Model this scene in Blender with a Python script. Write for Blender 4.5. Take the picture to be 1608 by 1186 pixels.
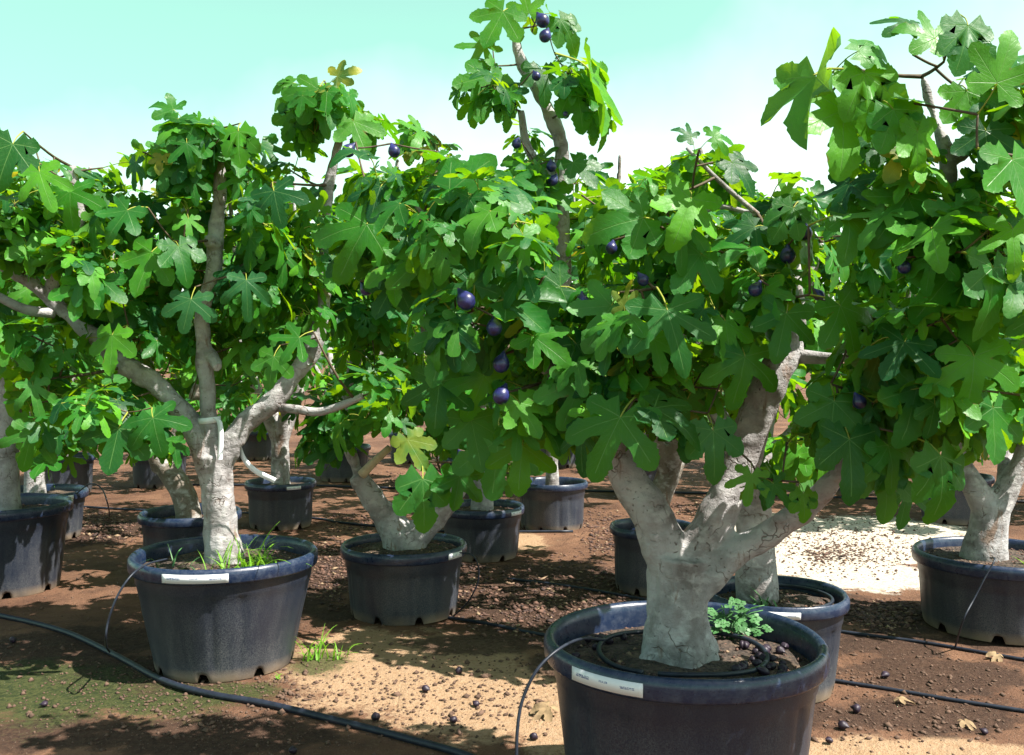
import bpy, bmesh, math, random
import numpy as np
from mathutils import Vector, Matrix, noise
from mathutils.bvhtree import BVHTree
R_ = math.radians
scene = bpy.context.scene
for o in list(bpy.data.objects):
    bpy.data.objects.remove(o)
col = scene.collection

# ------------------------------------------------------------------ camera
CAM_H, FPX, CX, CY, HORIZ = 1.65, 1500.0, 804.0, 593.0, 560.0
PITCH = math.atan((CY - HORIZ) / FPX)
cam_d = bpy.data.cameras.new('camera'); cam = bpy.data.objects.new('camera', cam_d); col.objects.link(cam)
cam.location = (0, 0, CAM_H); cam.rotation_euler = (math.pi / 2 - PITCH, 0, 0)
cam_d.sensor_width = 36; cam_d.lens = FPX / 1608 * 36; cam_d.clip_start = 0.05; cam_d.clip_end = 3000
scene.camera = cam

# ------------------------------------------------------------------ light
SUN_DIR = Vector((0.62, -0.27, 1.0)).normalized()        # towards the sun
sun_d = bpy.data.lights.new('sun', 'SUN'); sun = bpy.data.objects.new('sun', sun_d); col.objects.link(sun)
sun_d.energy = 5.0; sun_d.angle = R_(0.5); sun_d.color = (1.0, 0.95, 0.86)
sun.rotation_euler = SUN_DIR.to_track_quat('Z', 'Y').to_euler(); sun.location = (6, -3, 12)
world = bpy.data.worlds.new('World'); scene.world = world; world.use_nodes = True
wn, wl = world.node_tree.nodes, world.node_tree.links
wn.clear()
w_out = wn.new('ShaderNodeOutputWorld'); w_bg = wn.new('ShaderNodeBackground')
w_bg.inputs['Strength'].default_value = 0.054
sky = wn.new('ShaderNodeTexSky'); sky.sky_type = 'NISHITA'; sky.sun_disc = False
sky.sun_elevation = math.asin(SUN_DIR.z); sky.sun_rotation = math.atan2(SUN_DIR.x, SUN_DIR.y)
sky.air_density = 1.0; sky.dust_density = 1.6; sky.ozone_density = 1.0
# thin pale high haze that thickens to white towards the horizon
w_tc = wn.new('ShaderNodeTexCoord'); w_sep = wn.new('ShaderNodeSeparateXYZ'); wl.new(w_tc.outputs['Generated'], w_sep.inputs[0])
w_no = wn.new('ShaderNodeTexNoise'); w_no.inputs['Scale'].default_value = 3.4; w_no.inputs['Detail'].default_value = 5
wl.new(w_tc.outputs['Generated'], w_no.inputs['Vector'])
w_ma = wn.new('ShaderNodeMath'); w_ma.operation = 'MULTIPLY_ADD'; w_ma.inputs[1].default_value = 0.26; w_ma.inputs[2].default_value = -0.13
wl.new(w_no.outputs['Fac'], w_ma.inputs[0])
w_mx = wn.new('ShaderNodeMath'); w_mx.operation = 'MULTIPLY_ADD'; w_mx.inputs[1].default_value = -0.12   # whiter towards the right
wl.new(w_sep.outputs['X'], w_mx.inputs[0]); wl.new(w_ma.outputs[0], w_mx.inputs[2])
w_ad = wn.new('ShaderNodeMath'); w_ad.operation = 'ADD'
wl.new(w_sep.outputs['Z'], w_ad.inputs[0]); wl.new(w_mx.outputs[0], w_ad.inputs[1])
w_rp = wn.new('ShaderNodeMapRange'); w_rp.inputs['From Min'].default_value = 0.08; w_rp.inputs['From Max'].default_value = 0.30
w_rp.inputs['To Min'].default_value = 1.0; w_rp.inputs['To Max'].default_value = 0.12; w_rp.clamp = True
wl.new(w_ad.outputs[0], w_rp.inputs['Value'])
w_ti = wn.new('ShaderNodeMix'); w_ti.data_type = 'RGBA'; w_ti.blend_type = 'MULTIPLY'; w_ti.inputs[0].default_value = 1.0
wl.new(sky.outputs[0], w_ti.inputs[6])
w_el = wn.new('ShaderNodeMapRange'); w_el.interpolation_type = 'SMOOTHSTEP'; w_el.inputs['From Min'].default_value = 0.30; w_el.inputs['From Max'].default_value = 0.75
wl.new(w_sep.outputs['Z'], w_el.inputs['Value'])
w_tc2 = wn.new('ShaderNodeMix'); w_tc2.data_type = 'RGBA'; wl.new(w_el.outputs[0], w_tc2.inputs[0])
w_tc2.inputs[6].default_value = (1.50, 2.60, 1.32, 1); w_tc2.inputs[7].default_value = (1.0, 1.05, 1.1, 1); wl.new(w_tc2.outputs[2], w_ti.inputs[7])
w_mi = wn.new('ShaderNodeMix'); w_mi.data_type = 'RGBA'
wl.new(w_rp.outputs[0], w_mi.inputs[0]); wl.new(w_ti.outputs[2], w_mi.inputs[6]); w_mi.inputs[7].default_value = (11.0, 11.6, 11.4, 1)
wl.new(w_mi.outputs[2], w_bg.inputs['Color']); wl.new(w_bg.outputs[0], w_out.inputs[0])
vs = scene.view_settings
vs.view_transform = 'Standard'; vs.look = 'None'; vs.exposure = 1.4; vs.gamma = 1.0; vs.use_curve_mapping = False

# ------------------------------------------------------------------ helpers
def ray(px, py):
    x, y = (px - CX) / FPX, -(py - CY) / FPX
    return Vector((x, math.cos(PITCH) + y * math.sin(PITCH), -math.sin(PITCH) + y * math.cos(PITCH)))
def P(px, py, d):
    """point seen at photograph pixel px,py whose distance ahead of the camera is d metres"""
    r = ray(px, py); return Vector((0, 0, CAM_H)) + r * (d / r.y)
def G(px, py, z=0.0):
    r = ray(px, py); return Vector((0, 0, CAM_H)) + r * ((z - CAM_H) / r.z)
def tag(o, label=None, cat=None, group=None, kind=None):
    if label: o['label'] = label
    if cat: o['category'] = cat
    if group: o['group'] = group
    if kind: o['kind'] = kind
    return o
def empty(name, loc):
    o = bpy.data.objects.new(name, None); col.objects.link(o); o.location = loc; o.empty_display_size = 0.1
    return o
def link(name, me, mat=None, parent=None):
    o = bpy.data.objects.new(name, me); col.objects.link(o)
    if mat and not me.materials: me.materials.append(mat)
    if parent is not None:
        o.parent = parent; o.matrix_parent_inverse = Matrix.Translation(-parent.location)
    return o
def mesh_np(name, V, T, uv=None, rnd=None, smooth=True):
    me = bpy.data.meshes.new(name); V = np.asarray(V, np.float32); T = np.asarray(T, np.int32)
    me.vertices.add(len(V)); me.vertices.foreach_set('co', V.ravel())
    me.loops.add(T.size); me.loops.foreach_set('vertex_index', T.ravel())
    me.polygons.add(len(T)); me.polygons.foreach_set('loop_start', np.arange(0, T.size, T.shape[1], dtype=np.int32))
    if smooth: me.polygons.foreach_set('use_smooth', np.ones(len(T), bool))
    if uv is not None:
        l = me.uv_layers.new(name='UVMap'); l.data.foreach_set('uv', np.asarray(uv, np.float32)[T.ravel()].ravel())
    if rnd is not None:
        a = me.attributes.new('leaf_rand', 'FLOAT', 'POINT'); a.data.foreach_set('value', np.asarray(rnd, np.float32))
    me.update(); me.validate(); return me
def catmull(pts, seg):
    pts = [np.array(p, float) for p in pts]
    if len(pts) == 2: return [pts[0] + (pts[1] - pts[0]) * i / seg for i in range(seg + 1)]
    ext = [2 * pts[0] - pts[1]] + pts + [2 * pts[-1] - pts[-2]]; out = []
    for i in range(1, len(ext) - 2):
        a, b, c, d = ext[i - 1:i + 3]
        for k in range(seg):
            t = k / seg
            out.append(.5 * (2 * b + (c - a) * t + (2 * a - 5 * b + 4 * c - d) * t * t + (3 * b - a - 3 * c + d) * t ** 3))
    out.append(pts[-1]); return out
def tube(pts, radii, sides=8, caps=True, V=None, T=None):
    """append a tube through pts to V,T (lists)"""
    V = [] if V is None else V; T = [] if T is None else T
    b = len(V); n = len(pts); up = None
    for i in range(n):
        t = np.array(pts[min(i + 1, n - 1)]) - np.array(pts[max(i - 1, 0)]); t /= (np.linalg.norm(t) + 1e-9)
        if up is None:
            up = np.cross(t, [0.3, 0.8, 0.1] if abs(t[2]) > .7 else [0, 0, 1]); up /= np.linalg.norm(up)
        else:
            up = up - t * np.dot(up, t); up /= (np.linalg.norm(up) + 1e-9)
        w = np.cross(t, up); r = radii[i]
        for k in range(sides):
            a = 2 * math.pi * k / sides
            V.append(np.array(pts[i]) + r * (math.cos(a) * up + math.sin(a) * w))
    for i in range(n - 1):
        for k in range(sides):
            p, q = b + i * sides + k, b + i * sides + (k + 1) % sides
            T.append((p, q, q + sides)); T.append((p, q + sides, p + sides))
    if caps:
        for i, s in ((0, -1), (n - 1, 1)):
            V.append(np.array(pts[i])); c = len(V) - 1
            for k in range(sides):
                p, q = b + i * sides + k, b + i * sides + (k + 1) % sides
                T.append((c, p, q) if s > 0 else (c, q, p))
    return V, T

# ------------------------------------------------------------------ materials
class N:
    """small node builder"""
    def __init__(s, name):
        s.m = bpy.data.materials.new(name); s.m.use_nodes = True; s.t = s.m.node_tree; s.n = s.t.nodes; s.l = s.t.links
        s.b = s.n['Principled BSDF']; s.out = s.n['Material Output']
    def _in(s, sock, v):
        if hasattr(v, 'is_output') or isinstance(v, bpy.types.NodeSocket): s.l.new(v, sock)
        elif isinstance(v, tuple) and len(v) == 3 and sock.type == 'RGBA': sock.default_value = (*v, 1)
        else: sock.default_value = v
    def coord(s, which='Object', scale=None):
        c = s.n.new('ShaderNodeTexCoord').outputs[which]
        if scale:
            mp = s.n.new('ShaderNodeMapping'); mp.inputs['Scale'].default_value = scale; s.l.new(c, mp.inputs[0]); return mp.outputs[0]
        return c
    def pos(s, scale=None):
        c = s.n.new('ShaderNodeNewGeometry').outputs['Position']
        if scale:
            mp = s.n.new('ShaderNodeMapping'); mp.inputs['Scale'].default_value = scale; s.l.new(c, mp.inputs[0]); return mp.outputs[0]
        return c
    def noise(s, vec, scale, detail=4, rough=.55, dist=0):
        t = s.n.new('ShaderNodeTexNoise'); s.l.new(vec, t.inputs['Vector'])
        for k, v in (('Scale', scale), ('Detail', detail), ('Roughness', rough), ('Distortion', dist)): t.inputs[k].default_value = v
        return t.outputs['Fac']
    def voro(s, vec, scale, feat='F1'):
        t = s.n.new('ShaderNodeTexVoronoi'); t.feature = feat; s.l.new(vec, t.inputs['Vector']); t.inputs['Scale'].default_value = scale
        return t.outputs['Distance']
    def ramp(s, v, a, b, lo=0., hi=1.):
        r = s.n.new('ShaderNodeMapRange'); r.clamp = True; s.l.new(v, r.inputs['Value'])
        for k, x in (('From Min', a), ('From Max', b), ('To Min', lo), ('To Max', hi)): r.inputs[k].default_value = x
        return r.outputs[0]
    def math(s, op, a, b=0., c=None):
        m = s.n.new('ShaderNodeMath'); m.operation = op; s._in(m.inputs[0], a); s._in(m.inputs[1], b)
        if c is not None: s._in(m.inputs[2], c)
        return m.outputs[0]
    def mix(s, f, a, b, mode='MIX'):
        m = s.n.new('ShaderNodeMix'); m.data_type = 'RGBA'; m.blend_type = mode
        s._in(m.inputs[0], f); s._in(m.inputs[6], a); s._in(m.inputs[7], b); return m.outputs[2]
    def attr(s, name, out='Fac'):
        a = s.n.new('ShaderNodeAttribute'); a.attribute_name = name; return a.outputs[out]
    def bump(s, h, strength, dist):
        b = s.n.new('ShaderNodeBump'); b.inputs['Strength'].default_value = strength; b.inputs['Distance'].default_value = dist
        s.l.new(h, b.inputs['Height']); s.l.new(b.outputs[0], s.b.inputs['Normal']); return b.outputs[0]
    def set(s, **k):
        for n, v in k.items(): s._in(s.b.inputs[n.replace('_', ' ')], v)
        return s

def mat_leaf():
    s = N('fig_leaf')
    uv = s.n.new('ShaderNodeUVMap'); uv.uv_map = 'UVMap'
    sp = s.n.new('ShaderNodeSeparateXYZ'); s.l.new(uv.outputs[0], sp.inputs[0]); u, t = sp.outputs[0], sp.outputs[1]
    rnd = s.math('FRACT', s.math('ADD', s.n.new('ShaderNodeObjectInfo').outputs['Random'], s.attr('leaf_rand')))
    r2 = s.math('FRACT', s.math('MULTIPLY', rnd, 17.31)); r3 = s.math('FRACT', s.math('MULTIPLY', rnd, 61.7))
    p = s.pos()
    blot = s.noise(p, 14, 3)
    base = s.mix(r2, (0.004, 0.046, 0.014), (0.028, 0.185, 0.008))
    base = s.mix(s.ramp(r3, .62, 1.0), base, (0.110, 0.360, 0.016))
    base = s.mix(s.ramp(blot, .35, .75, 0, .45), base, (0.010, 0.095, 0.034))
    base = s.mix(s.ramp(s.math('FRACT', s.math('MULTIPLY', rnd, 7.13)), .75, 1.0, 0, .45), base, (0.040, 0.160, 0.060))   # some with a grey bloom
    # veins: main ribs and slanting side veins
    main = s.ramp(u, .0, .055, 1, 0)
    side = s.math('FRACT', s.math('MULTIPLY', s.math('SUBTRACT', t, s.math('MULTIPLY', u, .30)), 8.0))
    side = s.math('MULTIPLY', s.ramp(s.math('ABSOLUTE', s.math('SUBTRACT', side, .5)), .0, .07, 1, 0), .28)
    vein = s.math('MAXIMUM', main, side)
    base = s.mix(s.math('MULTIPLY', vein, .75), base, (0.17, 0.33, 0.09))
    # a few leaves turning yellow with brown margins
    old = s.ramp(rnd, .972, .990)
    base = s.mix(s.math('MULTIPLY', old, s.ramp(s.noise(p, 9, 3), .35, .6)), base, (0.30, 0.30, 0.03))
    edge = s.math('MULTIPLY', s.ramp(u, .8, 1.0), s.ramp(s.noise(p, 22, 3), .60, .70))
    edge = s.math('MULTIPLY', edge, s.ramp(r3, .55, .75))
    base = s.mix(edge, base, (0.20, 0.11, 0.03))
    back = s.n.new('ShaderNodeNewGeometry').outputs['Backfacing']
    base = s.mix(s.math('MULTIPLY', back, .6), base, (0.065, 0.185, 0.045))      # underside is paler and matt
    pet = s.ramp(u, -.6, -.4, 1, 0)
    base = s.mix(pet, base, (0.42, 0.44, 0.08))
    trc = s.mix(r2, (0.13, 0.42, 0.004), (0.40, 0.64, 0.004))
    trc = s.mix(s.math('MULTIPLY', vein, .4), trc, (0.06, 0.20, 0.01))
    trc = s.mix(old, trc, (0.55, 0.45, 0.02)); trc = s.mix(edge, trc, (0.2, .1, .02))
    ro = s.ramp(s.noise(p, 60, 2), .3, .7, .36, .55)
    s.set(Base_Color=base, Roughness=s.math('ADD', ro, s.math('MULTIPLY', back, .25)))
    s.b.inputs['Specular IOR Level'].default_value = .24
    h = s.math('ADD', s.math('MULTIPLY', vein, -.45), s.math('MULTIPLY', s.noise(p, 45, 3), .8))
    nb = s.bump(h, .45, .004)
    tr = s.n.new('ShaderNodeBsdfTranslucent'); s._in(tr.inputs[0], trc); s.l.new(nb, tr.inputs['Normal'])
    ms = s.n.new('ShaderNodeMixShader'); ms.inputs[0].default_value = .38
    s.l.new(s.b.outputs[0], ms.inputs[1]); s.l.new(tr.outputs[0], ms.inputs[2]); s.l.new(ms.outputs[0], s.out.inputs[0])
    return s.m
def mat_bark(name='fig_bark', c1=(0.36, 0.345, 0.35), c2=(0.155, 0.135, 0.13)):
    s = N(name); p = s.pos(); pz = s.pos((1, 1, 1.4))
    a = s.noise(p, 5.5, 5, .6); base = s.mix(s.ramp(a, .42, .66), c1, c2)
    base = s.mix(s.ramp(s.noise(pz, 16, 4), .50, .66, 0, .7), base, (0.45, 0.435, 0.43))
    wp_ = s.n.new('ShaderNodeVectorMath'); wp_.operation = 'MULTIPLY_ADD'; wn_ = s.n.new('ShaderNodeTexNoise'); wn_.inputs['Scale'].default_value = 14; s.l.new(p, wn_.inputs['Vector']); s.l.new(wn_.outputs['Color'], wp_.inputs[0]); wp_.inputs[1].default_value = (.14, .14, .14); s.l.new(p, wp_.inputs[2]); pw = wp_.outputs[0]
    spk = s.ramp(s.voro(pw, 34), .06, .20, 1, 0)
    base = s.mix(s.math('MULTIPLY', spk, s.ramp(s.noise(p, 7, 2), .44, .58, 0, .9)), base, (0.09, 0.065, 0.05))
    scar = s.math('MULTIPLY', s.ramp(s.noise(s.pos((1, 1, .38)), 9.5, 5, .65, .6), .585, .67), .85)
    base = s.mix(scar, base, (0.17, 0.105, 0.07))
    crk = s.ramp(s.voro(pw, 7.5, 'DISTANCE_TO_EDGE'), .0, .022, 1, 0)
    crk = s.math('MULTIPLY', crk, s.ramp(s.noise(p, 6, 3), .50, .60))
    base = s.mix(s.math('MULTIPLY', crk, .8), base, (0.12, 0.08, 0.06))
    s.set(Base_Color=base, Roughness=.72); s.b.inputs['Specular IOR Level'].default_value = .3
    h = s.math('ADD', s.noise(p, 38, 6, .7), s.math('ADD', s.math('MULTIPLY', spk, -.5), s.math('ADD', s.math('MULTIPLY', crk, -.7), s.math('MULTIPLY', s.noise(s.pos((.8, .8, 2.6)), 13, 4), .8))))
    s.bump(h, .75, .014); return s.m
def mat_pot():
    s = N('black_plastic_dusty'); p = s.pos(); o = s.coord('Object')
    sp = s.n.new('ShaderNodeSeparateXYZ'); s.l.new(o, sp.inputs[0])
    low = s.ramp(sp.outputs[2], .02, .60, .72, .10)
    st = s.noise(s.pos((1, 1, .10)), 14, 5, .6); fine = s.noise(p, 190, 3, .75); big = s.noise(p, 3.2, 4)
    d = s.math('MULTIPLY', low, s.ramp(s.math('ADD', s.math('MULTIPLY', st, .65), s.math('MULTIPLY', big, .55)), .34, .95))
    d = s.math('MULTIPLY', d, s.ramp(fine, .40, .62, .15, 1.45)); d = s.math('MINIMUM', d, .92)
    base = s.mix(d, (0.006, 0.012, 0.028), (0.18, 0.178, 0.175))
    base = s.mix(s.math('MULTIPLY', s.ramp(sp.outputs[2], .0, .07, 1, 0), s.ramp(big, .3, .6)), base, (0.26, 0.19, 0.13))
    s.set(Base_Color=base, Roughness=s.ramp(d, 0, .6, .34, .85)); s.bump(s.math('ADD', fine, st), .25, .003); return s.m
def mat_rim():
    s = N('black_plastic_rim'); p = s.pos()
    d = s.ramp(s.noise(p, 26, 5, .7), .45, .8, 0, .35); sc = s.ramp(s.noise(s.pos((1, 1, 9)), 30, 3), .60, .72, 0, .3)
    s.set(Base_Color=s.mix(s.math('MAXIMUM', d, sc), (0.008, 0.018, 0.048), (0.14, 0.16, 0.20)), Roughness=s.ramp(s.noise(p, 60, 3), .3, .7, .24, .42))
    s.bump(s.noise(p, 120, 3), .15, .002); return s.m
def mat_soil():
    s = N('potting_soil'); p = s.pos(); n = s.noise(p, 26, 6, .75)
    c = s.mix(s.ramp(n, .38, .66), (0.018, 0.013, 0.010), (0.105, 0.070, 0.050))
    c = s.mix(s.ramp(s.noise(p, 5, 4), .55, .68, 0, .8), c, (0.20, 0.135, 0.085))
    c = s.mix(s.ramp(s.voro(p, 55), .05, .16, .5, 0), c, (0.24, 0.17, 0.13))
    s.set(Base_Color=c, Roughness=.95); s.bump(s.math('ADD', n, s.voro(p, 60)), .9, .02); return s.m
def mat_ground():
    s = N('dry_earth'); p = s.pos()
    n1, n2, n3 = s.noise(p, .9, 6, .6), s.noise(p, 5, 6, .65), s.noise(p, 38, 5, .7)
    c = s.mix(s.ramp(n1, .36, .64), (0.095, 0.046, 0.028), (0.205, 0.108, 0.064))
    c = s.mix(s.ramp(n2, .44, .72, 0, .75), c, (0.055, 0.028, 0.019))
    br = s.math('ADD', s.math('MULTIPLY', s.math('SUBTRACT', n2, .5), 1.5), s.math('MULTIPLY', s.math('SUBTRACT', n3, .5), .7))
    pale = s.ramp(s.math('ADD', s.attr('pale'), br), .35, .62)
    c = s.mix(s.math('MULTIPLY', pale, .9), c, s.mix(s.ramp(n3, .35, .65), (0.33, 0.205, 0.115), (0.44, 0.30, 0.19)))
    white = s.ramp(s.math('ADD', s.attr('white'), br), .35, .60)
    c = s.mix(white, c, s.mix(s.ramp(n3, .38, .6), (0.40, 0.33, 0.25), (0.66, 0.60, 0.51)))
    dark = s.ramp(s.math('ADD', s.attr('shade_damp'), br), .35, .62)
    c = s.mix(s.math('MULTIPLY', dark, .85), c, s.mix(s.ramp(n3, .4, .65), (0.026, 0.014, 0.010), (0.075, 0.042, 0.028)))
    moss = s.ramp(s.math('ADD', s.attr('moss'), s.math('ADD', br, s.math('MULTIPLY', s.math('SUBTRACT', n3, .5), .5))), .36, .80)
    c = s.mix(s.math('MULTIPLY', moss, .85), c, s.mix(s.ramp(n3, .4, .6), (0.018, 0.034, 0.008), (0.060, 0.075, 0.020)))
    c = s.mix(s.ramp(n3, .55, .75, 0, .5), c, (0.05, 0.032, 0.022))
    c = s.mix(s.ramp(s.voro(p, 42), .03, .13, .6, 0), c, (0.42, 0.34, 0.27))
    s.set(Base_Color=c, Roughness=.93); s.b.inputs['Specular IOR Level'].default_value = .2
    c2_ = s.ramp(s.voro(p, 3.2, 'DISTANCE_TO_EDGE'), 0, .03)
    s.bump(s.math('ADD', s.math('ADD', s.math('MULTIPLY', n2, 1.5), s.math('MULTIPLY', c2_, .15)), s.math('ADD', n3, s.math('MULTIPLY', s.noise(p, 130, 3, .7), .5))), .8, .03); return s.m
def mat_simple(name, c, rough=.5, vary=.25, bump=0., spec=.35, scale=30):
    s = N(name); p = s.pos(); n = s.noise(p, scale, 4)
    d = tuple(x * (1 - vary) for x in c); l = tuple(min(1, x * (1 + vary)) for x in c)
    s.set(Base_Color=s.mix(s.ramp(n, .3, .7), d, l), Roughness=rough); s.b.inputs['Specular IOR Level'].default_value = spec
    if bump: s.bump(n, bump, .005)
    return s.m
def mat_fig():
    s = N('fig_skin'); p = s.pos(); o = s.coord('Object')
    sp = s.n.new('ShaderNodeSeparateXYZ'); s.l.new(o, sp.inputs[0])
    c = s.mix(s.ramp(s.noise(p, 40, 3), .35, .7), (0.006, 0.006, 0.034), (0.024, 0.028, 0.140))
    c = s.mix(s.ramp(s.noise(s.coord('Object', (60, 60, 8)), 1, 2), .60, .72, 0, .5), c, (0.055, 0.06, 0.15))
    s.set(Base_Color=c, Roughness=.36); s.b.inputs['Coat Weight'].default_value = .15; return s.m
def mat_litter():
    s = N('dry_litter'); p = s.pos(); r = s.attr('leaf_rand')
    c = s.mix(r, (0.030, 0.016, 0.014), (0.15, 0.075, 0.050)); c = s.mix(s.ramp(r, .86, .96), c, (0.26, 0.18, 0.11))
    s.set(Base_Color=c, Roughness=.85); return s.m
def mat_label():
    # flat strip label: faint blue-grey print in lines on white
    s = N('white_label'); uv = s.n.new('ShaderNodeUVMap'); sp = s.n.new('ShaderNodeSeparateXYZ'); s.l.new(uv.outputs[0], sp.inputs[0])
    u, v = sp.outputs[0], sp.outputs[1]
    def box(a, b, c, d):
        f = s.math('MULTIPLY', s.math('GREATER_THAN', u, a), s.math('LESS_THAN', u, b))
        return s.math('MULTIPLY', f, s.math('MULTIPLY', s.math('GREATER_THAN', v, c), s.math('LESS_THAN', v, d)))
    cmb = s.n.new('ShaderNodeCombineXYZ'); s._in(cmb.inputs[0], s.math('MULTIPLY', u, 70)); s._in(cmb.inputs[1], s.math('MULTIPLY', v, 5))
    txt = s.ramp(s.noise(cmb.outputs[0], 1.5, 2), .44, .52)
    f = s.math('MAXIMUM', box(.08, .29, .42, .66), s.math('MAXIMUM', box(.44, .56, .50, .66), box(.72, .90, .40, .58)))
    f = s.math('MULTIPLY', f, s.math('MULTIPLY', txt, .95))
    s.set(Base_Color=s.mix(f, (0.66, 0.67, 0.70), (0.06, 0.09, 0.22)), Roughness=.4); return s.m

M = dict(leaf=mat_leaf(), bark=mat_bark(), bark_dark=mat_bark('fig_bark_shaded', (0.20, 0.17, 0.14), (0.10, 0.08, 0.06)),  # second bark: shade on the rear trunks put into a darker colour
         pot=mat_pot(), rim=mat_rim(), soil=mat_soil(), ground=mat_ground(), fig=mat_fig(), litter=mat_litter(), label=mat_label(),
         pipe=mat_simple('black_poly_pipe', (0.014, 0.018, 0.030), .45, .3, .1), twig=mat_simple('green_brown_twig', (0.085, 0.060, 0.036), .7, .4, .3),
         ribbon=mat_simple('white_ribbon', (0.74, 0.76, 0.80), .5, .06), grass=mat_simple('weed_green', (0.15, 0.33, 0.03), .5, .35),
         fallen=mat_simple('shrivelled_fig_skin', (0.022, 0.013, 0.024), .5, .6, .5), weed=mat_simple('dark_weed', (0.05, 0.14, 0.045), .5, .4), wood=mat_simple('cut_wood', (0.50, 0.42, 0.29), .7, .2, .3),
         dry=mat_simple('dry_leaf', (0.22, 0.15, 0.08), .8, .35, .4), clod=mat_simple('earth_clod', (0.10, 0.06, 0.042), .95, .4, .6))
for k in ('grass',):
    t = M[k].node_tree; tr = t.nodes.new('ShaderNodeBsdfTranslucent'); tr.inputs[0].default_value = (.3, .6, .02, 1)
    mx = t.nodes.new('ShaderNodeMixShader'); mx.inputs[0].default_value = .4
    t.links.new(t.nodes['Principled BSDF'].outputs[0], mx.inputs[1]); t.links.new(tr.outputs[0], mx.inputs[2]); t.links.new(mx.outputs[0], t.nodes['Material Output'].inputs[0])

# ------------------------------------------------------------------ ground
def smooth(e0, e1, x):
    t = np.clip((x - e0) / (e1 - e0), 0, 1); return t * t * (3 - 2 * t)
def axis(lo, hi, step, far, grow):
    a = list(np.arange(lo, hi + step / 2, step)); s = step
    while a[-1] < far: s *= grow; a.append(a[-1] + s)
    s = step
    while a[0] > -far: s *= grow; a.insert(0, a[0] - s)
    return np.array(a)
def pix_patch(X, Y, px, py, rx, ry):
    """soft elliptical ground patch centred where pixel px,py meets the ground"""
    c = G(px, py); e = G(px + rx, py); f = G(px, py + ry)
    a, b = abs(e.x - c.x), abs(c.y - f.y) * 1.15
    return np.exp(-(((X - c.x) / a) ** 2 + ((Y - c.y) / b) ** 2) ** 1.5 * .7)
xs, ys = axis(-5, 5, .05, 600, 1.22), axis(1.6, 14, .05, 900, 1.22)
gX, gY = np.meshgrid(xs, ys); fx, fy = gX.ravel(), gY.ravel()
near = smooth(40, 12, np.hypot(fx, fy))
gz = np.array([noise.fractal(Vector((x * .9, y * .9, 3.1)), 1., 2., 4) * .018 + noise.fractal(Vector((x * 6, y * 6, 1.7)), 1., 2., 3) * .006 if n > 0 else 0. for x, y, n in zip(fx, fy, near)]) * near - .006
ids = np.arange(len(fx)).reshape(gX.shape)
Q = np.stack([ids[:-1, :-1], ids[:-1, 1:], ids[1:, 1:], ids[1:, :-1]], -1).reshape(-1, 4)
gme = mesh_np('ground', np.stack([fx, fy, gz], 1), Q)
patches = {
 'pale': [(640, 1045, 190, 55), (740, 1085, 150, 60), (560, 1020, 90, 30), (1340, 1180, 130, 25), (1500, 1180, 140, 20), (860, 1110, 60, 60), (800, 850, 60, 14)],  # sunlit stretches of sand, their sun brightness painted into the colour
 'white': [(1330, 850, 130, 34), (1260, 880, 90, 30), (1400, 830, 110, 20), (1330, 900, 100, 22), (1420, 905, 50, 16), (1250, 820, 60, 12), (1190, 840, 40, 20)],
 'shade_damp': [(880, 940, 170, 70), (700, 905, 60, 40), (520, 900, 50, 60), (160, 835, 60, 20), (1400, 965, 90, 30), (1390, 1010, 90, 22), (120, 1010, 140, 26), (540, 960, 60, 14), (760, 1010, 120, 14), (1480, 1060, 150, 26), (880, 1040, 50, 20), (1560, 1000, 80, 20), (1240, 1110, 60, 26), (140, 1070, 220, 40), (330, 1150, 200, 30), (60, 1150, 120, 30), (1450, 1120, 150, 26)],  # canopy and pot shadows painted dark, together with some damp earth
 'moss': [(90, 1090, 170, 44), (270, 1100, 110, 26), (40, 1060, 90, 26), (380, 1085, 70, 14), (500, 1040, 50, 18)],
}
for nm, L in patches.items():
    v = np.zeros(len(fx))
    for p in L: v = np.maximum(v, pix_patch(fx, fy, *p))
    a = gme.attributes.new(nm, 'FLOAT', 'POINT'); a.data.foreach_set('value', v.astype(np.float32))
tag(link('ground', gme, M['ground']), 'reddish brown bare nursery earth with pale sandy and painted sunlit patches', 'ground', kind='structure')
def gheight(x, y):
    return (noise.fractal(Vector((x * .9, y * .9, 3.1)), 1., 2., 4) * .018 + noise.fractal(Vector((x * 6, y * 6, 1.7)), 1., 2., 3) * .006) - .006

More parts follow.
